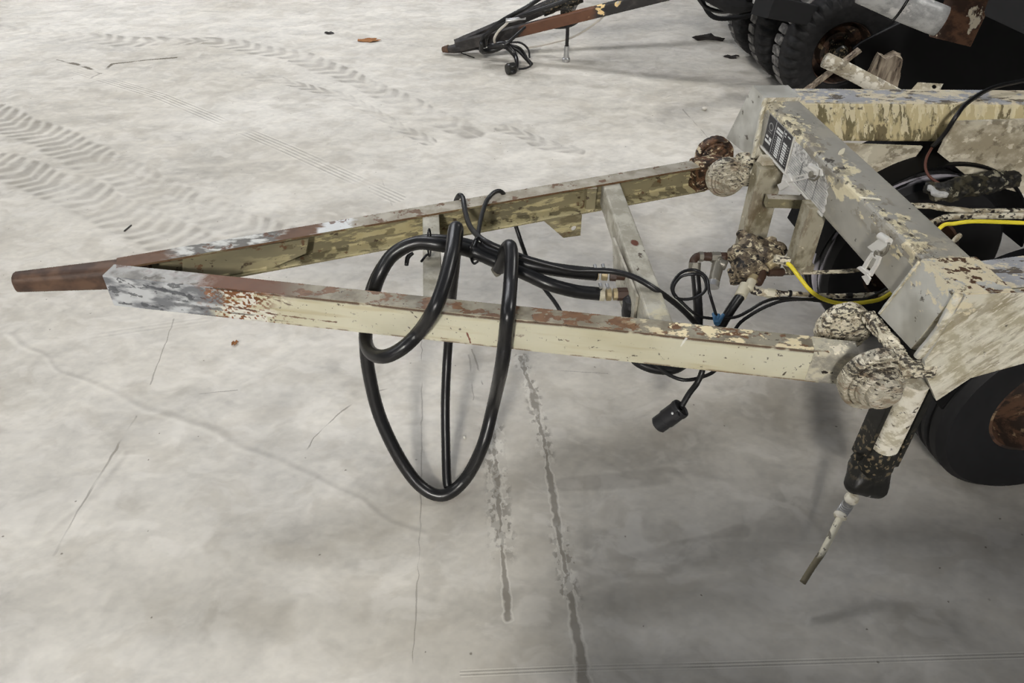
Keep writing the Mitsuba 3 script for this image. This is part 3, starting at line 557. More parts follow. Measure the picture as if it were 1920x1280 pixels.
# ---- type plates on the front beam (flat print)
def plate(name, fn, y0, y1, z0, z1, x, mat, poly=None, label=None):
    matte(mat, mikit.proc(fn), .42, .5)
    pl = poly or sbox(0, 0, 1, 1)
    tri = ext(pl, .002); v = np.array(tri.vertices); uv = v[:, :2].copy()
    w = np.stack([x - v[:, 2], y0 + (y1 - y0) * v[:, 0], z0 + (z1 - z0) * v[:, 1]], 1)
    # the plate's u runs towards the camera side (-y)
    tri = trimesh.Trimesh(w, tri.faces, process=False); tri.fix_normals()
    if not np.array_equal(np.array(tri.vertices), w): raise ValueError
    return put(TR, name, tri, mat, label, False, True, uv=uv)
def rect(u, v, a, b, c, d, e=.006): return smoothstep(a - e, a + e, u) * smoothstep(c + e, c - e, u) * smoothstep(b - e, b + e, v) * smoothstep(d + e, d - e, v)
def plate_fn(p, n, uv):
    u, v = uv.x, uv.y; ink = mi.Float(0)
    for a in (.335, .665): ink = dr.maximum(ink, .8 * rect(u, v, a - .007, .04, a + .007, .97))
    ring = dr.sqrt(dr.square((u - .17) * 1.3) + dr.square(v - .70)); ink = dr.maximum(ink, .35 * smoothstep(.02, .01, dr.abs(ring - .1)) + .35 * rect(u, v, .09, .53, .25, .55))
    for r in [(.05, .34, .15, .41), (.19, .30, .28, .41), (.04, .20, .27, .28), (.39, .80, .63, .87), (.38, .70, .63, .77), (.70, .86, .76, .92), (.82, .86, .93, .90), (.70, .80, .76, .83)]: ink = dr.maximum(ink, .85 * rect(u, v, *r))
    for i in range(9): ink = dr.maximum(ink, .9 * rect(u, v, .47, .06 + .067 * i, .62, .11 + .067 * i)); ink = dr.maximum(ink, .5 * rect(u, v, .39, .075 + .067 * i, .44, .095 + .067 * i))
    for i in range(8): ink = dr.maximum(ink, .9 * rect(u, v, .72, .07 + .075 * i, .87, .125 + .075 * i)); ink = dr.maximum(ink, .5 * rect(u, v, .90, .085 + .075 * i, .95, .11 + .075 * i))
    bd = 1 - rect(u, v, .015, .015, .985, .985); c = mix(srgb(20, 20, 28), srgb(222, 222, 222), ink); return mix(c, srgb(150, 150, 148), bd * .8)
def plate2_fn(p, n, uv):
    u, v = uv.x, uv.y; g = mi.Float(0)
    hi = fbm(p.x * 60, p.y * 60, p.z * 60, 4)
    for i in range(9): g = dr.maximum(g, rect(u, v, .02, .055 + .070 * i, .97, .068 + .070 * i, .004))
    for a in (.30, .50, .70): g = dr.maximum(g, rect(u, v, a, .04, a + .016, .70, .004))
    top = smoothstep(.66, .70, v); c = mix(srgb(214, 212, 208), srgb(178, 177, 174), smoothstep(.3, .7, hi))
    for i in range(4): g = dr.maximum(g, .6 * rect(u, v, .12 + .02 * i, .74 + .06 * i, .34, .75 + .06 * i, .006))
    c = mix(c, srgb(110, 108, 104), top * smoothstep(.45, .6, fbm(p.x * 160, p.y * 160, p.z * 160, 3)) * .7)
    return mix(c, srgb(46, 46, 48), g * .9)
plate('type_plate', plate_fn, 1.980, 1.812, .690, .788, .9765, 'type_plate_print', label='black type plate printed with a table of white boxes')
tear = Polygon([(0, 0), (1, 0), (1.02, .12), (.985, .2), (1.01, .3), (.97, .42), (.99, .55), (.93, .62), (.95, .74), (.88, .80), (.80, .93), (.70, .90), (.6, 1.0), (.45, .97), (.2, 1.02), (0, 1)])
plate('paper_label', plate2_fn, 1.800, 1.570, .690, .782, .9765, 'paper_label_print', tear, 'tattered silver label printed with a grid table')
def frame_bar(y0, y1, z0, z1): return bar((.9755, y0, z0), (.9755, y1, z1), .004, .004, .001)
tp('plate_edge', bar((.975, 1.99, .684), (.975, 1.57, .684), .005, .006, .001), 'dull_steel')
tp('plate_edge', bar((.975, 1.806, .684), (.975, 1.806, .790), .006, .004, .001, (0, 1, 0)), 'dull_steel')
# sprung clamps: pressed flat parts standing a little off the beam
def pressed(px, X, t, hole=None):
    q = Polygon([tuple(PX(a, b, X)[1:]) for a, b in px])
    if hole: q = q.difference(Polygon([tuple(PX(a, b, X)[1:]) for a, b in hole]))
    return prism(q, (X, 0, 0), (0, 1, 0), (0, 0, 1), t)
def clamp(block, roll, arm, hole, foot, bridge, link, pin, lab):
    k = tp('spring_clamp', pressed(block, .950, .006), 'dull_steel', lab)
    r0, r1 = PX(*roll[0], .957), PX(*roll[1], .957)
    tp('clamp_roll', tube([r0, (r0 + r1) / 2, r1], .0085, 16, 3), 'dull_steel', parent=k, smooth=40)
    tp('clamp_arm', pressed(arm, .944, .005, hole), 'dull_steel', parent=k)
    tp('clamp_bridge', pressed(bridge, .940, .006), 'dull_steel', parent=k)
    tp('clamp_foot', pressed(foot, .938, .004), 'dull_steel', parent=k)
    tp('clamp_spring', tube([PX(a, b, .952) for a, b in link], .0028, 8, 4), 'fitting_grey', parent=k, smooth=True)
    tp('clamp_pin', lathe([(0, 0), (.0085, 0), (.0085, .010), (.006, .012), (0, .012)], PX(*pin, .956), (-1, -.2, .2), 18), 'fitting_grey', parent=k, smooth=30)
clamp([(1626, 463), (1650, 446), (1667, 458), (1641, 476)], [(1650, 442), (1667, 453)],
      [(1633, 473), (1650, 482), (1645, 496), (1632, 518), (1612, 507), (1622, 489)], [(1634, 481), (1643, 486), (1637, 498), (1629, 509), (1621, 504), (1628, 490)],
      [(1615, 518), (1625, 514), (1631, 522), (1625, 534)], [(1606, 502), (1611, 499), (1629, 513), (1626, 519)],
      [(1667, 455), (1663, 470), (1653, 479), (1640, 477), (1630, 486)], (1650, 476), 'galvanised spring clamp hanging near the lower end of the front beam')
clamp([(1503, 316), (1520, 309), (1538, 318), (1540, 330), (1521, 327)], [(1520, 312), (1536, 322)],
      [(1512, 325), (1515, 334), (1480, 343), (1476, 334)], [(1508, 329), (1509, 333), (1488, 338), (1487, 334)],
      [(1457, 346), (1473, 339), (1478, 348), (1462, 358)], [(1473, 326), (1478, 325), (1484, 340), (1475, 343)],
      [(1538, 318), (1536, 330), (1526, 338), (1514, 333)], (1526, 327), 'galvanised spring clamp hanging over the tattered label')
# a curled paint flake standing on the beam
fk = ball((0, 0, 0), .013, (1, .16, .8), 3); fk.vertices[:, 1] += 12 * fk.vertices[:, 0] ** 2; fk.apply_transform(trimesh.transformations.rotation_matrix(.5, (0, 0, 1))); fk.apply_translation(P(1579, 285, .808)); tp('paint_flake', fk, 'flake_cream', 'curled white paint flake', smooth=True)
fl_ = strip([P(1612, 370, .803), P(1622, 371, .807), P(1638, 372, .806), P(1650, 374, .803)], .008, .0015, (0, 1, 0)); tp('paint_flake', fl_, 'flake_cream')

# ---- brake valve cluster
vc = P(1412, 480, .50)
body = trimesh.convex.convex_hull(np.vstack([ball(P(1385, 478, .50), .030).vertices, ball(P(1440, 492, .50), .030).vertices, ball(P(1400, 510, .48), .030).vertices, ball(P(1460, 470, .50), .022).vertices, ball(P(1405, 455, .52), .024).vertices]))
VK = tp('brake_valve', crust(body, .020, 32, .005, 21, 5), 'valve_crust', 'mud-crusted brake valve', smooth=50)
tp('valve_lug', crust(trimesh.convex.convex_hull(np.vstack([ball(P(1390, 440, .53), .013).vertices, ball(P(1403, 452, .52), .022).vertices])), .010, 60, .005, 22), 'valve_crust', smooth=50, parent=VK)
tp('valve_lug', crust(tube([P(1430, 452, .52), P(1450, 447, .535), P(1455, 458, .52)], .006, 10, 5), .005, 90, .004, 23), 'valve_crust', smooth=50, parent=VK)
tp('valve_lug', crust(tube([P(1375, 505, .47), P(1380, 530, .45)], .016, 12, 4), .008, 60, .005, 24), 'valve_crust', smooth=50, parent=VK)
# left elbow and the stub hanging down
tp('pipe_elbow', tube([P(1362, 482, .52), P(1330, 481, .52), P(1308, 481, .52), P(1300, 490, .512), P(1301, 502, .495)], [.013, .0125, .011, .011, .011], 14, 6), 'rust_fitting', smooth=True)
for q0, q1, r in (((1318, 481), (1313, 481), .0145), ((1350, 482), (1336, 482), .0155), ((1303, 492), (1302, 508), .0165)):
    a, b = P(*q0, .52), P(*q1, .52 if q1[1] < 490 else .50); tp('pipe_nut', hexbar(a, b - a, r, np.linalg.norm(b - a) + .004), 'fitting_grey')
tp('pipe_stub', tube([P(1347, 482, .52), P(1345, 500, .50), P(1338, 530, .475)], [.014, .0165, .015], 16, 5), 'fitting_grey', smooth=True)
tp('stub_cap', tube([P(1338, 528, .476), P(1336, 538, .468)], .0168, 16, 3), 'steel', smooth=40)
tp('pipe_stub', tube([P(1347, 492, .51), P(1362, 498, .505)], .014, 14, 3), 'fitting_grey', smooth=True)
# front right fittings
tp('pipe_elbow', tube([P(1422, 495, .50), P(1428, 512, .485), P(1420, 530, .472)], .014, 14, 6), 'rust_fitting', smooth=True)
a, b = P(1414, 518, .482), P(1402, 542, .462); tp('pipe_nut', hexbar(a, b - a, .0165, .014), 'brass'); tp('pipe_stub', tube([a, b], .013, 14, 3), 'beige_rubber', smooth=True)
a, b = P(1398, 535, .465), P(1388, 556, .45); tp('hose_clamp', tube([a, b], .0162, 16, 3), 'beige_rubber', smooth=40)
a, b = P(1440, 500, .51), P(1466, 480, .535); tp('pipe_stub', tube([a, (a + b) / 2, b], .011, 14, 3), 'brass', smooth=True)
a, b = P(1452, 484, .545), P(1480, 491, .540); tp('pipe_nut', crust(hexbar(a, b - a, .013, np.linalg.norm(b - a)), .004, 90, .005, 26), 'crusty', smooth=40)
a, b = P(1415, 545, .455), P(1462, 552, .455); tp('pipe_stub', crust(tube([P(1405, 532, .46), a, b], .011, 14, 4), .005, 80, .005, 27), 'crusty_pipe', smooth=50); tp('pipe_nut', hexbar(P(1438, 549, .455), b - a, .0145, .02), 'beige_rubber')
a, b = P(1440, 510, .49), P(1468, 510, .485); tp('pipe_nut', hexbar(a, b - a, .012, np.linalg.norm(b - a)), 'rust_fitting')
# brake lines: the lower crusted one with black ties, and the brown rod above
pl_ = [P(1458, 549, .455), P(1500, 551, .452), P(1555, 555, .45), P(1620, 553, .45), P(1668, 545, .455), P(1740, 500, .50), P(1800, 440, .56)]
tp('brake_line', tube(pl_, .0068, 12, 16, .005, 120, 4), 'crusty_pipe', 'crusted white brake line', smooth=True)
for i in (8, 24, 40, 54):
    q = spline(pl_, 16); tp('cable_tie', tube([q[i], q[i + 2]], .0088, 12, 2), 'cable_rubber', smooth=40)
tp('brake_rod', tube([P(1465, 512, .485), P(1540, 510, .485), P(1600, 507, .49), P(1640, 498, .50), P(1720, 470, .52)], .0055, 12, 8, .003, 120), 'crusty', smooth=True)
# yellow air line
yl = [P(1470, 490, .54), P(1482, 498, .538), P(1500, 521, .515), P(1520, 545, .488), P(1545, 561, .468), P(1580, 569, .46), P(1625, 566, .462), P(1660, 556, .468), P(1700, 520, .50), P(1735, 465, .56), P(1765, 425, .60), P(1790, 419, .61), P(1830, 415, .62), P(1925, 418, .62)]
tp('air_line', tube(yl, .0055, 12, 8), 'yellow_hose', 'yellow plastic air line', smooth=True)
# far crusty lines beyond the beam
tp('brake_line', tube([P(1690, 386, .56), P(1740, 386, .56), P(1780, 392, .56), P(1840, 396, .56), P(1930, 396, .56)], .0085, 12, 8, .006, 90, 6), 'crusty_pipe', smooth=True)
tp('brake_line', tube([P(1740, 424, .58), P(1765, 410, .585), P(1800, 406, .585), P(1930, 404, .585)], .009, 12, 8, .004, 120, 7), 'crusty_pipe', smooth=True)
tp('chassis_member', crust(bar(P(1680, 345, .50), P(1790, 395, .46), .08, .05, .01), .02, 24, .012, 31), 'dark_crust', smooth=40)
# crumpled tape and wiring by the right
tp('wiring_bundle', crust(tube([P(1735, 352, .62), P(1770, 360, .62), P(1813, 348, .62), P(1900, 335, .62)], [.015, .028, .030, .026], 14, 6), .030, 40, .006, 33), 'dark_crust', smooth=50)
tp('wiring_tape', crust(tube([P(1742, 350, .632), P(1755, 362, .632), P(1776, 366, .632)], [.006, .009, .006], 10, 5), .010, 70, .004, 34), 'galvanised', smooth=50)

# ---- far wheel with its mudguard
def tyre_mesh(R, W, rim, lug=0, nlug=0, seg=160, groove=0):
    """axis along z, centre at the origin"""
    prof = [(rim, -W * .36), (rim + .01, -W * .42), (R * .80, -W * .52), (R * .93, -W * .50), (R * .985, -W * .42)]
    tr = np.linspace(-.40, .40, 25) if groove else np.linspace(-.38, .38, 5)
    for t in tr:
        g = groove * .010 if groove and any(abs(t - q) < .028 for q in (-.25, -.085, .085, .25)) else 0
        prof.append((R * (1 - .012 * (t / .4) ** 2) - g, W * t))
    prof += [(R * .985, W * .42), (R * .93, W * .50), (R * .80, W * .52), (rim + .01, W * .42), (rim, W * .36)]
    prof = np.array(prof); a = np.arange(seg) * 2 * math.pi / seg; m, n = len(prof), seg
    rad = np.repeat(prof[:, :1], n, 1)
    if nlug:
        ph = (a * nlug / (2 * math.pi)) % 1
        for i in range(m):
            t = prof[i, 1] / W; q = (ph + .35 * (t > 0)) % 1
            if rad[i, 0] > R * .90 and abs(t) > .15: rad[i] -= lug * ((q > .55) & (q < .95)) * min(1, (abs(t) - .15) / .12)
    v = np.stack([rad * np.cos(a), rad * np.sin(a), np.repeat(prof[:, 1:], n, 1)], -1).reshape(-1, 3)
    i, j = np.meshgrid(np.arange(m), np.arange(n), indexing='ij'); i, j = i.ravel(), j.ravel(); k = (j + 1) % n; i2 = (i + 1) % m
    f = np.vstack([np.stack([i * n + j, i * n + k, i2 * n + k], 1), np.stack([i * n + j, i2 * n + k, i2 * n + j], 1)])
    t = trimesh.Trimesh(v, f, process=False); t.fix_normals(); return t
def streak_fn(p, n, uv):
    x, y = loc(p); hi = fbm(x * 6, y * 70, p.z * 6, 3); c = mix(srgb(14, 14, 16), srgb(26, 26, 28), hi)
    return mix(c, srgb(206, 202, 212), smoothstep(.44, .54, hi) * smoothstep(1.905, 1.925, y) * .85)
matte('streaky_tread', mikit.proc(streak_fn), .6)
WX, WY, WR, WW = 1.54, 2.0, .30, .22
for yy, lab in ((WY, 'tyre with pale streaks on its tread, behind the front beam'), (1.31, None)):
    k = TR + '__wheel' + ('' if yy == WY else '_001')
    put(k, 'tyre', place(tyre_mesh(WR, WW, .15, groove=1), (WX, yy, WR), (0, -1, 0)), 'streaky_tread', lab, 40, True)
    put(k, 'rim', lathe([(0, -.02), (.06, -.02), (.08, -.05), (.135, -.06), (.150, -.09), (.158, -.09), (.158, .09), (.15, .09), (.13, 0), (.06, .02), (0, .02)], (WX, yy, WR), (0, -1, 0), 48), 'rim_rust', None, 30, True)
    a = np.radians(np.linspace(8, 172, 40)); rr = .345
    arc = np.stack([WX + rr * np.cos(a), a * 0 + yy, .31 + rr * np.sin(a)], 1)
    tp('mudguard', strip(arc, .25, .006, (0, 1, 0)), 'mudguard_black', smooth=30)
# the trailer's body behind, outside the picture to the right
tp('body', cat(bar((2.05, 1.63, 1.0), (5.5, 1.63, 1.0), 2.1, .30, .02), bar((2.05, 1.63, 1.75), (5.5, 1.63, 1.75), 2.0, 1.2, .05)), 'deck_dark')

# ---- jack at the near corner
jx, jy = .994, 1.085
JK = TR + '__jack'; 
def jp(name, mesh, mat, label=None, smooth=30): return put(JK, name, mesh, mat, label, smooth, True)
jp('guide_tube', lathe([(0, 0), (.030, 0), (.030, .225), (0, .225)], (jx, jy - .005, .335), (0, 0, 1), 32), 'jack_paint', 'cream jack tube')
jp('guide_channel', cat(bar((jx - .040, jy + .01, .315), (jx - .040, jy + .01, .56), .012, .05, .002, (0, 1, 0)), bar((jx + .042, jy + .01, .30), (jx + .042, jy + .01, .58), .014, .056, .002, (0, 1, 0))), 'grease')
jp('collar', crust(cat(lathe([(0, 0), (.036, 0), (.040, .02), (.040, .07), (.036, .085), (0, .085)], (jx, jy, .275), (0, 0, 1), 32)), .006, 60, .006, 41), 'grease', 'greasy black collar of the jack', 40)
jp('collar', crust(trimesh.convex.convex_hull(np.vstack([ball((jx - .034, jy - .010, .243), .026).vertices, ball((jx + .030, jy - .008, .214), .024).vertices, ball((jx - .01, jy + .01, .272), .038).vertices, ball((jx + .02, jy + .01, .262), .034).vertices])), .004, 40, .006, 42), 'grease', None, 40)
jp('collar_ear', bar((jx - .03, jy, .318), (jx - .062, jy, .330), .012, .018, .003), 'grease')
sk = P(1604, 912, .19); bl = P(1597, 934, .175); cu = P(1578, 962, .150)
tc = (toL(CC) - sk) / np.linalg.norm(toL(CC) - sk)
jp('spindle_socket', lathe([(0, 0), (.016, 0), (.021, .006), (.021, .02), (.014, .022), (.012, .012), (0, .012)], P(1610, 906, .20) + tc * .034, (-.45, -.45, -.75), 24), 'steel')
jp('cross_pin', bar(P(1594, 911, .195) + tc * .036, P(1632, 929, .195) + tc * .036, .008, .008, .0035), 'steel')
jp('ball_joint', crust(ball(bl, .0165), .003, 80, .005, 43), 'jack_paint', None, True)
jp('spring', cat(*[tube([bl + (cu - bl) * t + .0125 * np.array([math.cos(q), math.sin(q), 0]) for q, t in zip(np.linspace(0, 10 * math.pi, 60), np.linspace(.35, .95, 60))], .0022, 6, 1)]), 'steel', None, True)
jp('handle_collar', lathe([(0, 0), (.012, 0), (.016, .004), (.016, .010), (.011, .016), (0, .016)], cu, P(1566, 985, .135) - cu, 22), 'jack_paint')
hd = [cu, P(1568, 985, .135), P(1545, 1030, .105), P(1525, 1060, .085), P(1505, 1092, .062)]
def handle_fn(p, n, uv):
    hi = fbm(p.x * 70, p.y * 70, p.z * 70, 4); c = mix(srgb(218, 212, 192), srgb(120, 112, 90), smoothstep(.11, .098, p.z + .02 * (hi - .5))); return mix(c, srgb(50, 42, 32), smoothstep(.60, .65, hi) * .8)
matte('handle_paint', mikit.proc(handle_fn), .4)
jp('crank_handle', tube(hd, [.0085, .0085, .008, .0075, .0075], 16, 10), 'handle_paint', 'bare jack handle, cream above and brown below', True)

# ------------------------------------------------------------------ hoses and cables draped over the drawbar (things of their own)
def W(px, py, z): return at(px, py, z)
RH = .0170
h1 = thing('air_hose', 'thick black rubber hose hanging down to the floor in the big loop', 'hose')
h1p = [W(1118, 514, .545), W(1060, 508, .56), W(1000, 498, .575), W(940, 482, .59), W(885, 462, .60), W(830, 452, .612), W(780, 455, .61), W(735, 480, .60), W(705, 525, .56), W(690, 575, .49),
       W(686, 640, .42), W(692, 700, .33), W(712, 780, .21), W(750, 860, .10), W(790, 912, .035), W(832, 928, .018), W(872, 898, .05), W(905, 835, .15), W(926, 755, .255), PN(940, 690, .030), PN(947, 640, .022), PN(952, 590, .020), W(957, 530, .625), W(959, 485, .65), W(956, 462, .66), W(948, 470, .64), W(942, 490, .60), W(936, 503, .57)]
put(h1, 'hose', tube(h1p, RH, 18, 10), 'hose_rubber', smooth=True)
put(h1, 'coupling', tube([W(937, 500, .572), W(931, 508, .556), W(926, 512, .55)], [.013, .015, .012], 14, 3), 'fitting_grey', 'grey metal end coupling', 40)
h2 = thing('air_hose', 'thick black rubber hose with the small loop bent round the near rail', 'hose')
h2p = [W(1126, 551, .52), W(1080, 546, .53), W(1030, 533, .55), W(985, 513, .565), W(930, 490, .585), W(880, 470, .602), W(830, 460, .640), W(780, 456, .643), W(738, 476, .62), W(712, 515, .58), W(697, 560, .52), W(688, 605, .47),
       W(686, 640, .45), W(697, 662, .455), W(722, 668, .475), W(755, 652, .500), PN(786, 622, .024), W(813, 582, .608), W(832, 535, .645), W(846, 480, .675), W(852, 435, .690), W(856, 428, .690), W(857, 445, .66), W(854, 490, .58), W(849, 540, .49), W(844, 600, .37), W(838, 680, .28), W(835, 760, .18), W(836, 840, .09), W(838, 900, .03), W(842, 915, .015)]
put(h2, 'hose', tube(h2p, [RH] * 20 + [RH * .98] + [.0125] * 8, 18, 10), 'hose_rubber', smooth=True)
# belly of a hose below the near rail and the two that run down from the valve
h3 = thing('brake_hose', 'black hose running from the elbow of the brake valve straight down behind the near rail', 'hose')
put(h3, 'hose', tube([W(1303, 505, .495), W(1307, 550, .44), W(1309, 605, .39), W(1300, 660, .35), W(1270, 690, .345), W(1230, 692, .345), W(1195, 678, .36), W(1180, 655, .39)], .0125, 16, 8), 'hose_rubber', smooth=True)
h4 = thing('brake_hose', 'black hose slanting down to the left from the brass clamp under the brake valve', 'hose')
put(h4, 'hose', tube([W(1391, 551, .453), W(1372, 578, .42), W(1352, 610, .385), W(1335, 640, .36), W(1322, 665, .35), W(1280, 680, .36)], .0135, 16, 8), 'hose_rubber', smooth=True)
c1 = thing('electric_cable', 'black electric cable over both rails ending in a plug that hangs below the near rail', 'cable')
c1p = [W(852, 385, .545), W(857, 372, .575), W(862, 366, .592), W(868, 372, .590), W(872, 395, .585), W(882, 425, .60), W(905, 449, .628), W(945, 468, .618), W(985, 483, .612), W(1030, 496, .60), W(1075, 506, .59), W(1110, 507, .59), W(1150, 509, .592), W(1190, 520, .592), W(1230, 543, .575), W(1265, 568, .53), W(1295, 596, .47), W(1318, 625, .42), W(1322, 655, .41), W(1318, 690, .40), W(1308, 716, .37), W(1292, 738, .35), W(1277, 763, .325)]
put(c1, 'cable', tube(c1p, .0072, 14, 8), 'cable_rubber', smooth=True)
pa, pb = W(1278, 764, .325), W(1232, 798, .262); pd = pb - pa; pL = np.linalg.norm(pd)
pg = put(c1, 'plug', lathe([(.006, .004), (.021, .004), (.024, 0), (.0255, .004), (.0255, .012), (.024, .014), (.0245, pL * .62), (.0225, pL * .64), (.0225, pL * .95), (.018, pL), (0, pL)], pa, pd, 36), 'black_plastic', 'black plastic trailer plug', 35)
side = np.cross(pd / pL, [0, 0, 1]); side /= np.linalg.norm(side); upn = np.cross(side, pd / pL)
put(pg, 'plug_tab', bar(pa + pd * .12 - side * .020 + upn * .012, pa + pd * .10 - side * .042 + upn * .020, .014, .008, .001, upn), 'black_plastic')
put(pg, 'plug_tab', bar(pa + pd * .60 + side * .018 - upn * .008, pa + pd * .60 + side * .034 - upn * .008, .010, .010, .001, upn), 'black_plastic')
put(pg, 'screw', lathe([(0, 0), (.0035, 0), (.003, .002), (0, .0025)], pa + pd * .30 + CR * -.004 + (CC - pa) / np.linalg.norm(CC - pa) * .0235, CC - pa, 12), 'steel')
c2 = thing('electric_cable', 'thin black cable looped over the far rail and dropping behind it towards the floor', 'cable')
put(c2, 'cable', tube([W(888, 488, .58), W(884, 478, .59), W(890, 462, .61), W(896, 440, .612), W(903, 405, .60), W(913, 376, .592), W(928, 360, .597), W(942, 361, .585), W(955, 385, .53), W(966, 420, .46), W(980, 462, .40), W(996, 502, .34), W(1020, 540, .29), W(1040, 566, .27), W(1055, 590, .26), W(1080, 625, .27)], .0062, 14, 8), 'cable_rubber', smooth=True)
# thin ring of cable and the pair to the right
c3 = thing('electric_cable', 'thin black cable coiled in a ring beside the brake valve and joined by blue connectors', 'cable')
put(c3, 'cable', tube([W(1345, 598, .42), W(1338, 575, .45), W(1330, 548, .49), W(1324, 520, .505), W(1302, 506, .512), W(1276, 512, .508), W(1260, 535, .49), W(1266, 556, .475), W(1285, 561, .468), W(1310, 555, .475), W(1324, 540, .49), W(1318, 518, .51), W(1300, 514, .515), W(1275, 520, .505), W(1262, 545, .482), W(1282, 570, .455), W(1310, 592, .43), W(1345, 598, .42)], .0040, 10, 8), 'cable_rubber', smooth=True)
put(c3, 'cable', tube([W(1345, 598, .42), W(1380, 594, .42), W(1405, 582, .43), W(1430, 567, .445), W(1460, 559, .45), W(1510, 561, .45), W(1560, 566, .45), W(1620, 562, .455), W(1680, 530, .48), W(1760, 480, .52)], .0042, 10, 8), 'cable_rubber', smooth=True)
for a, b in (((1338, 588), (1343, 606)), ((1356, 590), (1346, 606)), ((1347, 590), (1345, 607))):
    put(c3, 'connector', tube([W(*a, .428), W(*b, .424)], [.005, .0065], 10, 3), 'blue_plastic', 'pale blue crimp connector', 40)
c4 = thing('electric_cable', 'thin black cable dipping below the near rail beside the hanging plug', 'cable')
put(c4, 'cable', tube([W(1560, 561, .455), W(1480, 562, .45), W(1440, 573, .44), W(1405, 592, .42), W(1382, 612, .40), W(1365, 650, .37), W(1345, 690, .36), W(1318, 706, .36), W(1282, 712, .36), W(1250, 700, .36), W(1225, 680, .37)], .0046, 10, 8), 'cable_rubber', smooth=True)
# black and brown wire hanging by the side beam at the right
c5 = thing('electric_wire', 'black and red-brown wire hanging down the side beam at the right edge', 'wire')
put(c5, 'wire', tube([W(1925, 150, .83), W(1860, 165, .82), W(1815, 192, .81), W(1795, 215, .80), W(1770, 252, .74), W(1748, 275, .70)], .0065, 10, 8), 'cable_rubber', smooth=True)
put(c5, 'wire', tube([W(1749, 274, .70), W(1738, 294, .68), W(1735, 312, .66), W(1742, 330, .645), W(1762, 345, .635)], .004, 10, 8), 'copper_cable', 'red-brown lower wire', True)
# ties round the bundle
t0 = 'zip_tie'
for i, (q, z, r, tail) in enumerate((((805, 455), .626, .036, [(800, 478), (790, 490)]), ((893, 466), .606, .030, [(884, 486), (889, 494), (896, 490)]))):
    o = W(*q, z); ax = W(q[0] + 30, q[1] + (1 if i == 0 else 11), z) - o; s, u, d = basis(ax); a = np.linspace(0, 2 * math.pi, 25)
    ringp = [o + s * r * .75 * math.cos(x) + u * r * math.sin(x) * 1.0 for x in a]
    k = thing(t0, ('black cable tie round the hose bundle above the narrow brace', 'black cable tie with a curled end, right of the small hose loop')[i], 'cable tie')
    put(k, 'band', tube(ringp, .0022, 8, 2), 'cable_rubber', smooth=True)
    put(k, 'tail', tube([ringp[18]] + [W(*t, z - .02) for t in tail], .003, 8, 4), 'cable_rubber', smooth=True)
o = W(760, 487, .595)
one('tape_strip', tube([W(775, 474, .60), W(765, 482, .592), W(762, 497, .58)], [.004, .006, .005], 8, 5), 'cable_rubber', 'short torn black strip hanging under the hose bundle at the left bend', 'strip', True)

# ------------------------------------------------------------------ background: second drawbar
T2 = thing('trailer', 'other trailer with a black drawbar resting its tip on the far floor', 'trailer')
tipw = np.array([-.434, 5.02, .045])
lo1 = np.array([1.60, 4.66, .67]); up1 = np.array([1.30, 5.62, .62])
pl_w = lambda a, b, t: a + (b - a) * t
put(T2, 'arm', bar(pl_w(tipw, lo1, .02), lo1, .055, .066, .006), 'far_arm_paint', 'near arm with a long rusty patch')
put(T2, 'arm', bar(pl_w(tipw, up1, .02), up1, .055, .066, .006), 'far_arm_paint')
put(T2, 'coupling_bar', tube([tipw + [-.03, .01, -.012], tipw + [.05, -.01, .002], tipw + [.22, .0, .05]], [.020, .030, .045], 14, 5), 'far_arm_paint', smooth=True)
put(T2, 'towing_eye', tube([tipw + [-.055, .016, -.018], tipw + [-.015, .004, -.008]], [.018, .026], 12, 3), 'tip_rust', smooth=True)
put(T2, 'brace', bar((.30, 4.90, .30), (.36, 5.16, .32), .07, .05, .004), 'grease')
put(T2, 'bracket', crust(bar((.16, 5.0, .29), (.40, 5.02, .37), .09, .05, .01), .02, 20, .012, 51), 'grease', smooth=40)
hb = thing('cable_bundle', 'taped bundle of black cables hooked under the tip of the black drawbar', 'cable')
put(hb, 'loom', tube([W(915, 88, .10), W(928, 86, .11), W(945, 84, .12), W(955, 90, .10), W(966, 105, .06), W(969, 122, .03), W(962, 134, .025), W(955, 132, .025)], [.018, .022, .024, .022, .014, .013, .013, .012], 14, 6, .006, 50), 'hose_rubber', smooth=True)
put(hb, 'loom', tube([W(902, 80, .16), W(903, 95, .10), W(912, 96, .08), W(930, 92, .09), W(950, 82, .13), W(985, 50, .22)], [.012, .016, .018, .018, .012, .008], 12, 6, .006, 50), 'hose_rubber', smooth=True)
put(hb, 'wire', tube([W(950, 82, .12), W(975, 90, .10), W(988, 108, .06), W(995, 122, .02), W(985, 128, .012), W(972, 129, .012)], .006, 10, 6), 'cable_rubber', smooth=True)
put(hb, 'wire', tube([W(950, 85, .11), W(970, 93, .09), W(985, 108, .05), W(997, 121, .02)], .012, 10, 6), 'cable_rubber', smooth=True)
put(hb, 'wire', tube([W(948, 80, .13), W(975, 80, .13), W(990, 92, .09), W(993, 108, .05)], .006, 10, 6), 'cable_rubber', smooth=True)
put(hb, 'wire', tube([W(905, 94, .06), W(880, 92, .05), W(864, 98, .01), W(875, 103, .006), W(889, 108, .006)], .003, 8, 6), 'cable_rubber', smooth=True)
put(hb, 'wire', tube([W(912, 96, .06), W(895, 91, .06), W(880, 87, .06)], .003, 8, 6), 'cable_rubber', smooth=True)
put(hb, 'connector', crust(lathe([(0, 0), (.030, 0), (.033, .01), (.033, .05), (.026, .06), (0, .06)], W(951, 130, .033), W(966, 127, .03) - W(951, 130, .03), 24), .010, 40, .008, 52), 'grease', 'square black plug lying on the floor', 40)
hw = thing('air_line', 'pale grey hose sagging from the black drawbar to the cable bundle', 'hose')
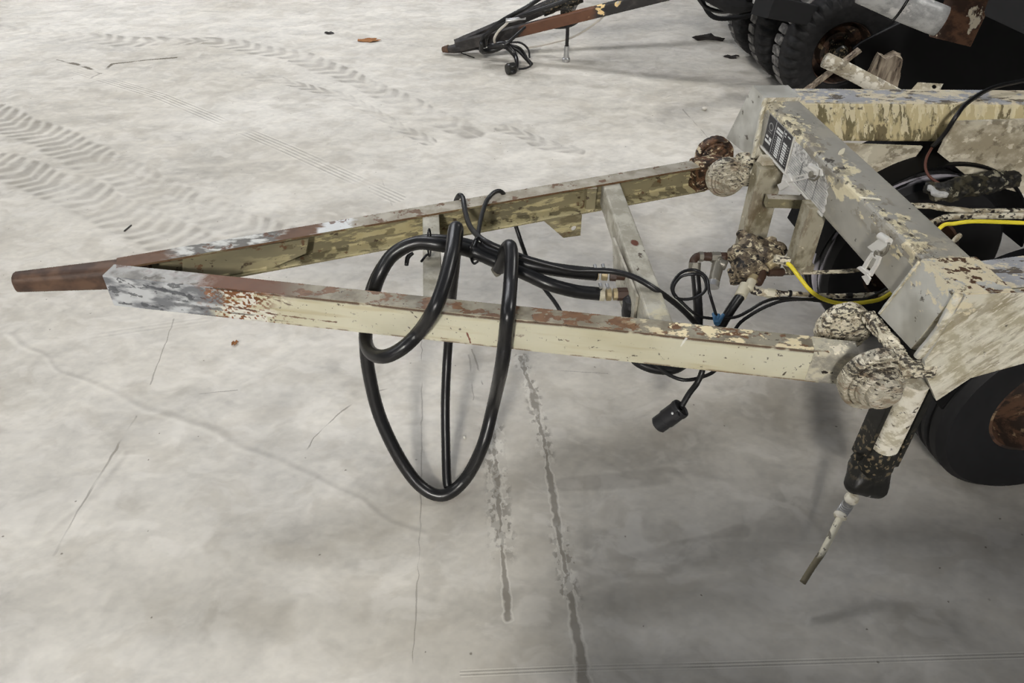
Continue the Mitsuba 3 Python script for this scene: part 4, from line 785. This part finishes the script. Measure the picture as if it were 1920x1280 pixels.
put(hw, 'hose', tube([W(990, 89, .05), W(1010, 86, .06), W(1040, 79, .09), W(1070, 71, .13), W(1100, 55, .20), W(1130, 32, .29), W(1160, 3, .40)], .0065, 10, 8), 'white_hose', smooth=True)
put(hw, 'hose', tube([W(928, 82, .12), W(927, 72, .17), W(935, 58, .22), W(948, 46, .27), W(955, 38, .30)], .008, 10, 6), 'white_hose', smooth=True)
put(hw, 'coupling', tube([W(948, 38, .30), W(958, 38, .30), W(972, 35, .31), W(985, 34, .31)], [.012, .014, .010, .010], 12, 4), 'steel', 'shiny hose coupling', 40)
hc = thing('hanging_cable', 'black cable hanging straight down from the black drawbar with a metal end on the floor', 'cable')
put(hc, 'cable', tube([(.312, 4.875, .27), (.316, 4.90, .18), (.318, 4.92, .09)], .011, 12, 5), 'cable_rubber', smooth=True)
put(hc, 'end_fitting', lathe([(0, 0), (.024, 0), (.026, .02), (.018, .028), (.015, .07), (.018, .075), (.016, .10), (0, .10)], (.318, 4.925, .001), (0, -.03, 1), 24), 'steel', 'shiny metal end', 30)
hl = thing('slack_hose', 'black hose hanging in a bow below the rusty arm of the black drawbar', 'hose')
put(hl, 'hose', tube([W(1018, 42, .24), W(1035, 50, .22), W(1060, 50, .22), W(1080, 42, .25), W(1092, 28, .29)], .011, 12, 6), 'hose_rubber', smooth=True)
hk = thing('drawbar_cables', 'black cables bound along the top of the black drawbar', 'cable')
put(hk, 'cable', tube([W(903, 90, .08), W(905, 72, .16), W(925, 55, .22), W(960, 38, .29), W(1000, 22, .36), W(1050, 5, .42), W(1110, -20, .5)], .013, 12, 6), 'cable_rubber', smooth=True)
put(hk, 'cable', tube([W(910, 85, .09), W(914, 66, .18), W(940, 40, .27), W(985, 15, .36), W(1020, -8, .42)], .013, 12, 6), 'cable_rubber', smooth=True)

# ------------------------------------------------------------------ background: third trailer with three tyres
T3 = thing('trailer', 'dark trailer with lugged tyres and rusty rims parked at the top right', 'trailer')
c0 = at(1568, 95, .31); nrm = np.array([.10, -1, 0.0]); nrm /= np.linalg.norm(nrm)
for i, off in enumerate((0, .40, .80)):
    o = c0 - nrm * off; o[2] = .315
    k = T3 + '__wheel' + (f'_{i:03d}' if i else '')
    put(k, 'tyre', place(tyre_mesh(.315, .21, .165, .022, 34, 204), o, nrm), 'tyre_rubber', None, 40)
    tw = np.array([[.3155, -.085], [.3155, -.06], [.3155, .0]])
    put(k, 'rim', lathe([(0, -.01), (.06, -.01), (.075, .02), (.10, .02), (.11, -.03), (.15, -.04), (.160, .06), (.178, .075), (.180, .065), (.168, .05), (.16, -.09), (0, -.09)], o, nrm, 56), 'rim_rust', None, 30)
    put(k, 'hub', lathe([(0, .07), (.03, .07), (.04, .06), (.045, .0), (0, .0)], o, nrm, 28), 'grease', None, 30)
    for q in range(6):
        a = q * math.pi / 3 + .3; s, u, d = basis(nrm)
        put(k, 'wheel_nut', hexbar(o + s * .078 * math.cos(a) + u * .078 * math.sin(a) + d * .018, d, .012, .02), 'grease')
    # dusty lug faces on the side towards the camera
    lg = []
    for q in range(34):
        a = (q + .2) / 34 * 2 * math.pi + .02
        m = bar((.305, 0, -.10), (.3175, 0, -.10), .030, .10, .003, (0, 0, 1)); m = bar((.290, 0, -.062), (.3195, 0, -.062), .043, .090, .010, (0, 0, 1))
        m.apply_transform(trimesh.transformations.rotation_matrix(a, (0, 0, 1))); lg.append(m)
    for m in lg: put(k, 'tread_block', place(m, o, nrm), 'tread_dust')
# frame above the wheels
put(T3, 'frame_beam', bar(at(1430, 10, .62), at(1520, 28, .50), .10, .10, .006), 'deck_dark')
da, db = WY_(1405, 4, 4.42), WY_(1940, 12, 4.42)
put(T3, 'deck', cat(bar((da[0], 5.9, da[2] + .30), (db[0] + 1, 5.9, da[2] + .30), 2.9, .60, .01), bar((da[0] + .25, 4.44, da[2] + .03), (db[0] + 1, 4.44, da[2] + .03), .05, .12, .01)), 'deck_dark', 'dark deck over the tyres')
put(T3, 'frame_tube', tube([at(1620, -22, .86), at(1700, 14, .80), at(1765, 40, .76)], .058, 28, 4), 'galvanised', 'pale grey round frame tube', True)
put(T3, 'tube_band', tube([at(1690, 9, .81), at(1694, 11, .807)], .061, 28, 2), 'cable_rubber', smooth=True)
put(T3, 'rusty_plate', place(ext(Polygon([(0, 0), (.17, -.02), (.20, .30), (.03, .32)]).buffer(.004), .02), at(1744, 66, .60), CC - at(1744, 66, .60) + np.array([.4, 0, -.6])), 'rust_plate', 'rusty plate with white paint remnants')
# black mudguard flank standing behind the side beam
mg = [WY_(a, b, 4.05) for a, b in [(1600, 92), (1612, 82), (1630, 72), (1670, 52), (1722, 29), (1790, 18), (1925, 20), (1925, 215), (1612, 215)]]
put(T3, 'mudguard', prism([(q[0], q[2]) for q in mg], (0, 4.07, 0), (1, 0, 0), (0, 0, 1), .03), 'mudguard_black', 'big black mudguard with a curved top edge')
mt = [toW((0, 0, 0))] and [WY_(a, b, 4.05) for a, b in [(1600, 92), (1612, 82), (1630, 72), (1670, 52), (1722, 29), (1790, 18), (1925, 20)]]
put(T3, 'mudguard_edge', tube(mt, .006, 8, 4), 'black_plastic', smooth=True)
put(T3, 'brake_pipe', tube([at(1305, -10, .45), at(1325, 14, .38), at(1360, 22, .36), at(1395, 10, .42), at(1410, -15, .5)], .012, 12, 8), 'cable_rubber', smooth=True)
put(T3, 'brake_pipe', tube([at(1310, -10, .40), at(1335, 30, .30), at(1375, 34, .30), at(1420, 26, .34)], .014, 12, 8), 'deck_dark', smooth=True)
put(T3, 'axle_cover', crust(tube([at(1330, -15, .52), at(1380, 8, .46), at(1440, -10, .5)], .05, 14, 6), .02, 20, .02, 55), 'deck_dark', smooth=40)
put(T3, 'light_bracket', bar(at(1412, 2, .55), at(1436, 3, .55), .03, .02, .003), 'galvanised')

# loose things behind the trailer
wp0 = np.array([1.62, 4.02, .235]); 
one('painted_pole', tube([WY_(1547, 112, 3.86), WY_(1600, 138, 3.84), WY_(1665, 172, 3.80), WY_(1790, 236, 3.74)], .038, 24, 4, .004, 30), 'pole_paint', 'short pale pole with scuffed paint leaning behind the grey side beam', 'pole', True)
wb = place(ext(Polygon([(-.09, 0), (.10, 0), (.085, .20), (.06, .36), (.02, .375), (-.02, .35), (-.06, .37), (-.078, .25)]), .10), at(1640, 238, 0.0) + np.array([0, .12, 0]), (-.25, -1, .0), (0, 0, 1))
one('wooden_block', crust(wb, .012, 30, .015, 61), 'old_wood', 'weathered wooden block with a split top standing in front of the black mudguard', 'wooden block', 40)
one('wooden_stick', bar(WY_(1500, 178, 3.95), WY_(1612, 93, 3.97), .04, .018, .003), 'old_wood', 'thin wooden stick lying slanted under the pale pole in front of the tyre', 'stick')
one('metal_strip', place(ext(Polygon([(0, 0), (.14, .02), (.15, .055), (.03, .05)]).difference(Point(.11, .036).buffer(.010)), .004), at(1705, 172, .25), (-.2, -.8, .6)), 'gusset_paint', 'small beige metal strip with a hole sticking up behind the side beam', 'metal strip')

# the trailer parked behind the photographer's back
T4 = thing('trailer', 'low grey box trailer parked behind the viewpoint, with a flat closed box', 'trailer')
put(T4, 'box', bar((1.55, -2.9, .97), (1.55, -.80, .97), 3.58, .80, .03), 'galvanised')
put(T4, 'chassis', bar((1.55, -2.8, .52), (1.55, -.9, .52), 2.6, .14, .02), 'deck_dark')
for x in (.2, 2.9):
    k = T4 + '__wheel' + ('' if x < 1 else '_001')
    put(k, 'tyre', place(tyre_mesh(.33, .2, .19), (x, -1.9, .33), (1, 0, 0)), 'tyre_rubber', None, 40)
    put(k, 'rim', lathe([(0, -.05), (.195, -.06), (.195, .06), (0, .05)], (x, -1.9, .33), (1, 0, 0), 32), 'rim_rust', None, 30)

# litter on the floor
def leaf(px, py, r, seed, lab, mat='leaf_brown', name='dried_leaf', catg='leaf', asp=1.0, flat=1.0):
    rr = random.Random(seed); o = at(px, py, 0); n = 14; v = [[0, 0, .006 * flat]]
    for i in range(n):
        a = i * 2 * math.pi / n; q = r * (.55 + .6 * rr.random()); v.append([q * math.cos(a) * asp, q * math.sin(a), .001 + .010 * rr.random() * flat])
    v = np.array(v); f = [[0, i + 1, (i + 1) % n + 1] for i in range(n)]
    m = trimesh.Trimesh(np.vstack([v, v - [0, 0, .0015]]), f + [[a + n + 1, c + n + 1, b + n + 1] for a, b, c in f] + [[i + 1, i + 2 + n if i + 1 < n else n + 2, (i + 1) % n + 1] for i in range(n)] + [[i + 1, i + 2 + n, (i + 1) % n + n + 2] for i in range(n)], process=False)
    m.apply_translation(o + np.array([0, 0, .002])); one(name, m, mat, lab, catg)
leaf(441, 645, .013, 1, 'small curled brown leaf on the floor below the drawbar tip')
leaf(692, 77, .05, 2, 'dry brown leaf cluster lying on the floor left of the black drawbar', asp=1.5)
leaf(618, 63, .025, 3, 'small dark scrap on the floor near the top of the picture', 'scrap_dark', 'floor_scrap', 'scrap', 1.5)
leaf(1328, 73, .07, 4, 'black scrap of film on the floor beside the lugged tyres', 'scrap_dark', 'floor_scrap', 'scrap', 1.9, 2)
leaf(1370, 108, .03, 5, 'tiny dark scrap on the floor right of the hanging cable', 'scrap_dark', 'floor_scrap', 'scrap', 2)
one('pebble', ball(at(1321, 203, .012), .016, (1, .8, .6), 2), 'pebble', 'pale pebble on the floor left of the grey frame corner', 'pebble', True)
one('pebble', ball(at(871, 820, .004), .0045, sub=2), 'pebble', 'tiny white bead on the floor inside the big hose loop', 'pebble', True)
one('twig', bar(at(233, 433, .003), at(246, 422, .003), .006, .004, .001), 'scrap_dark', 'short dark twig on the floor above the drawbar tip', 'twig')
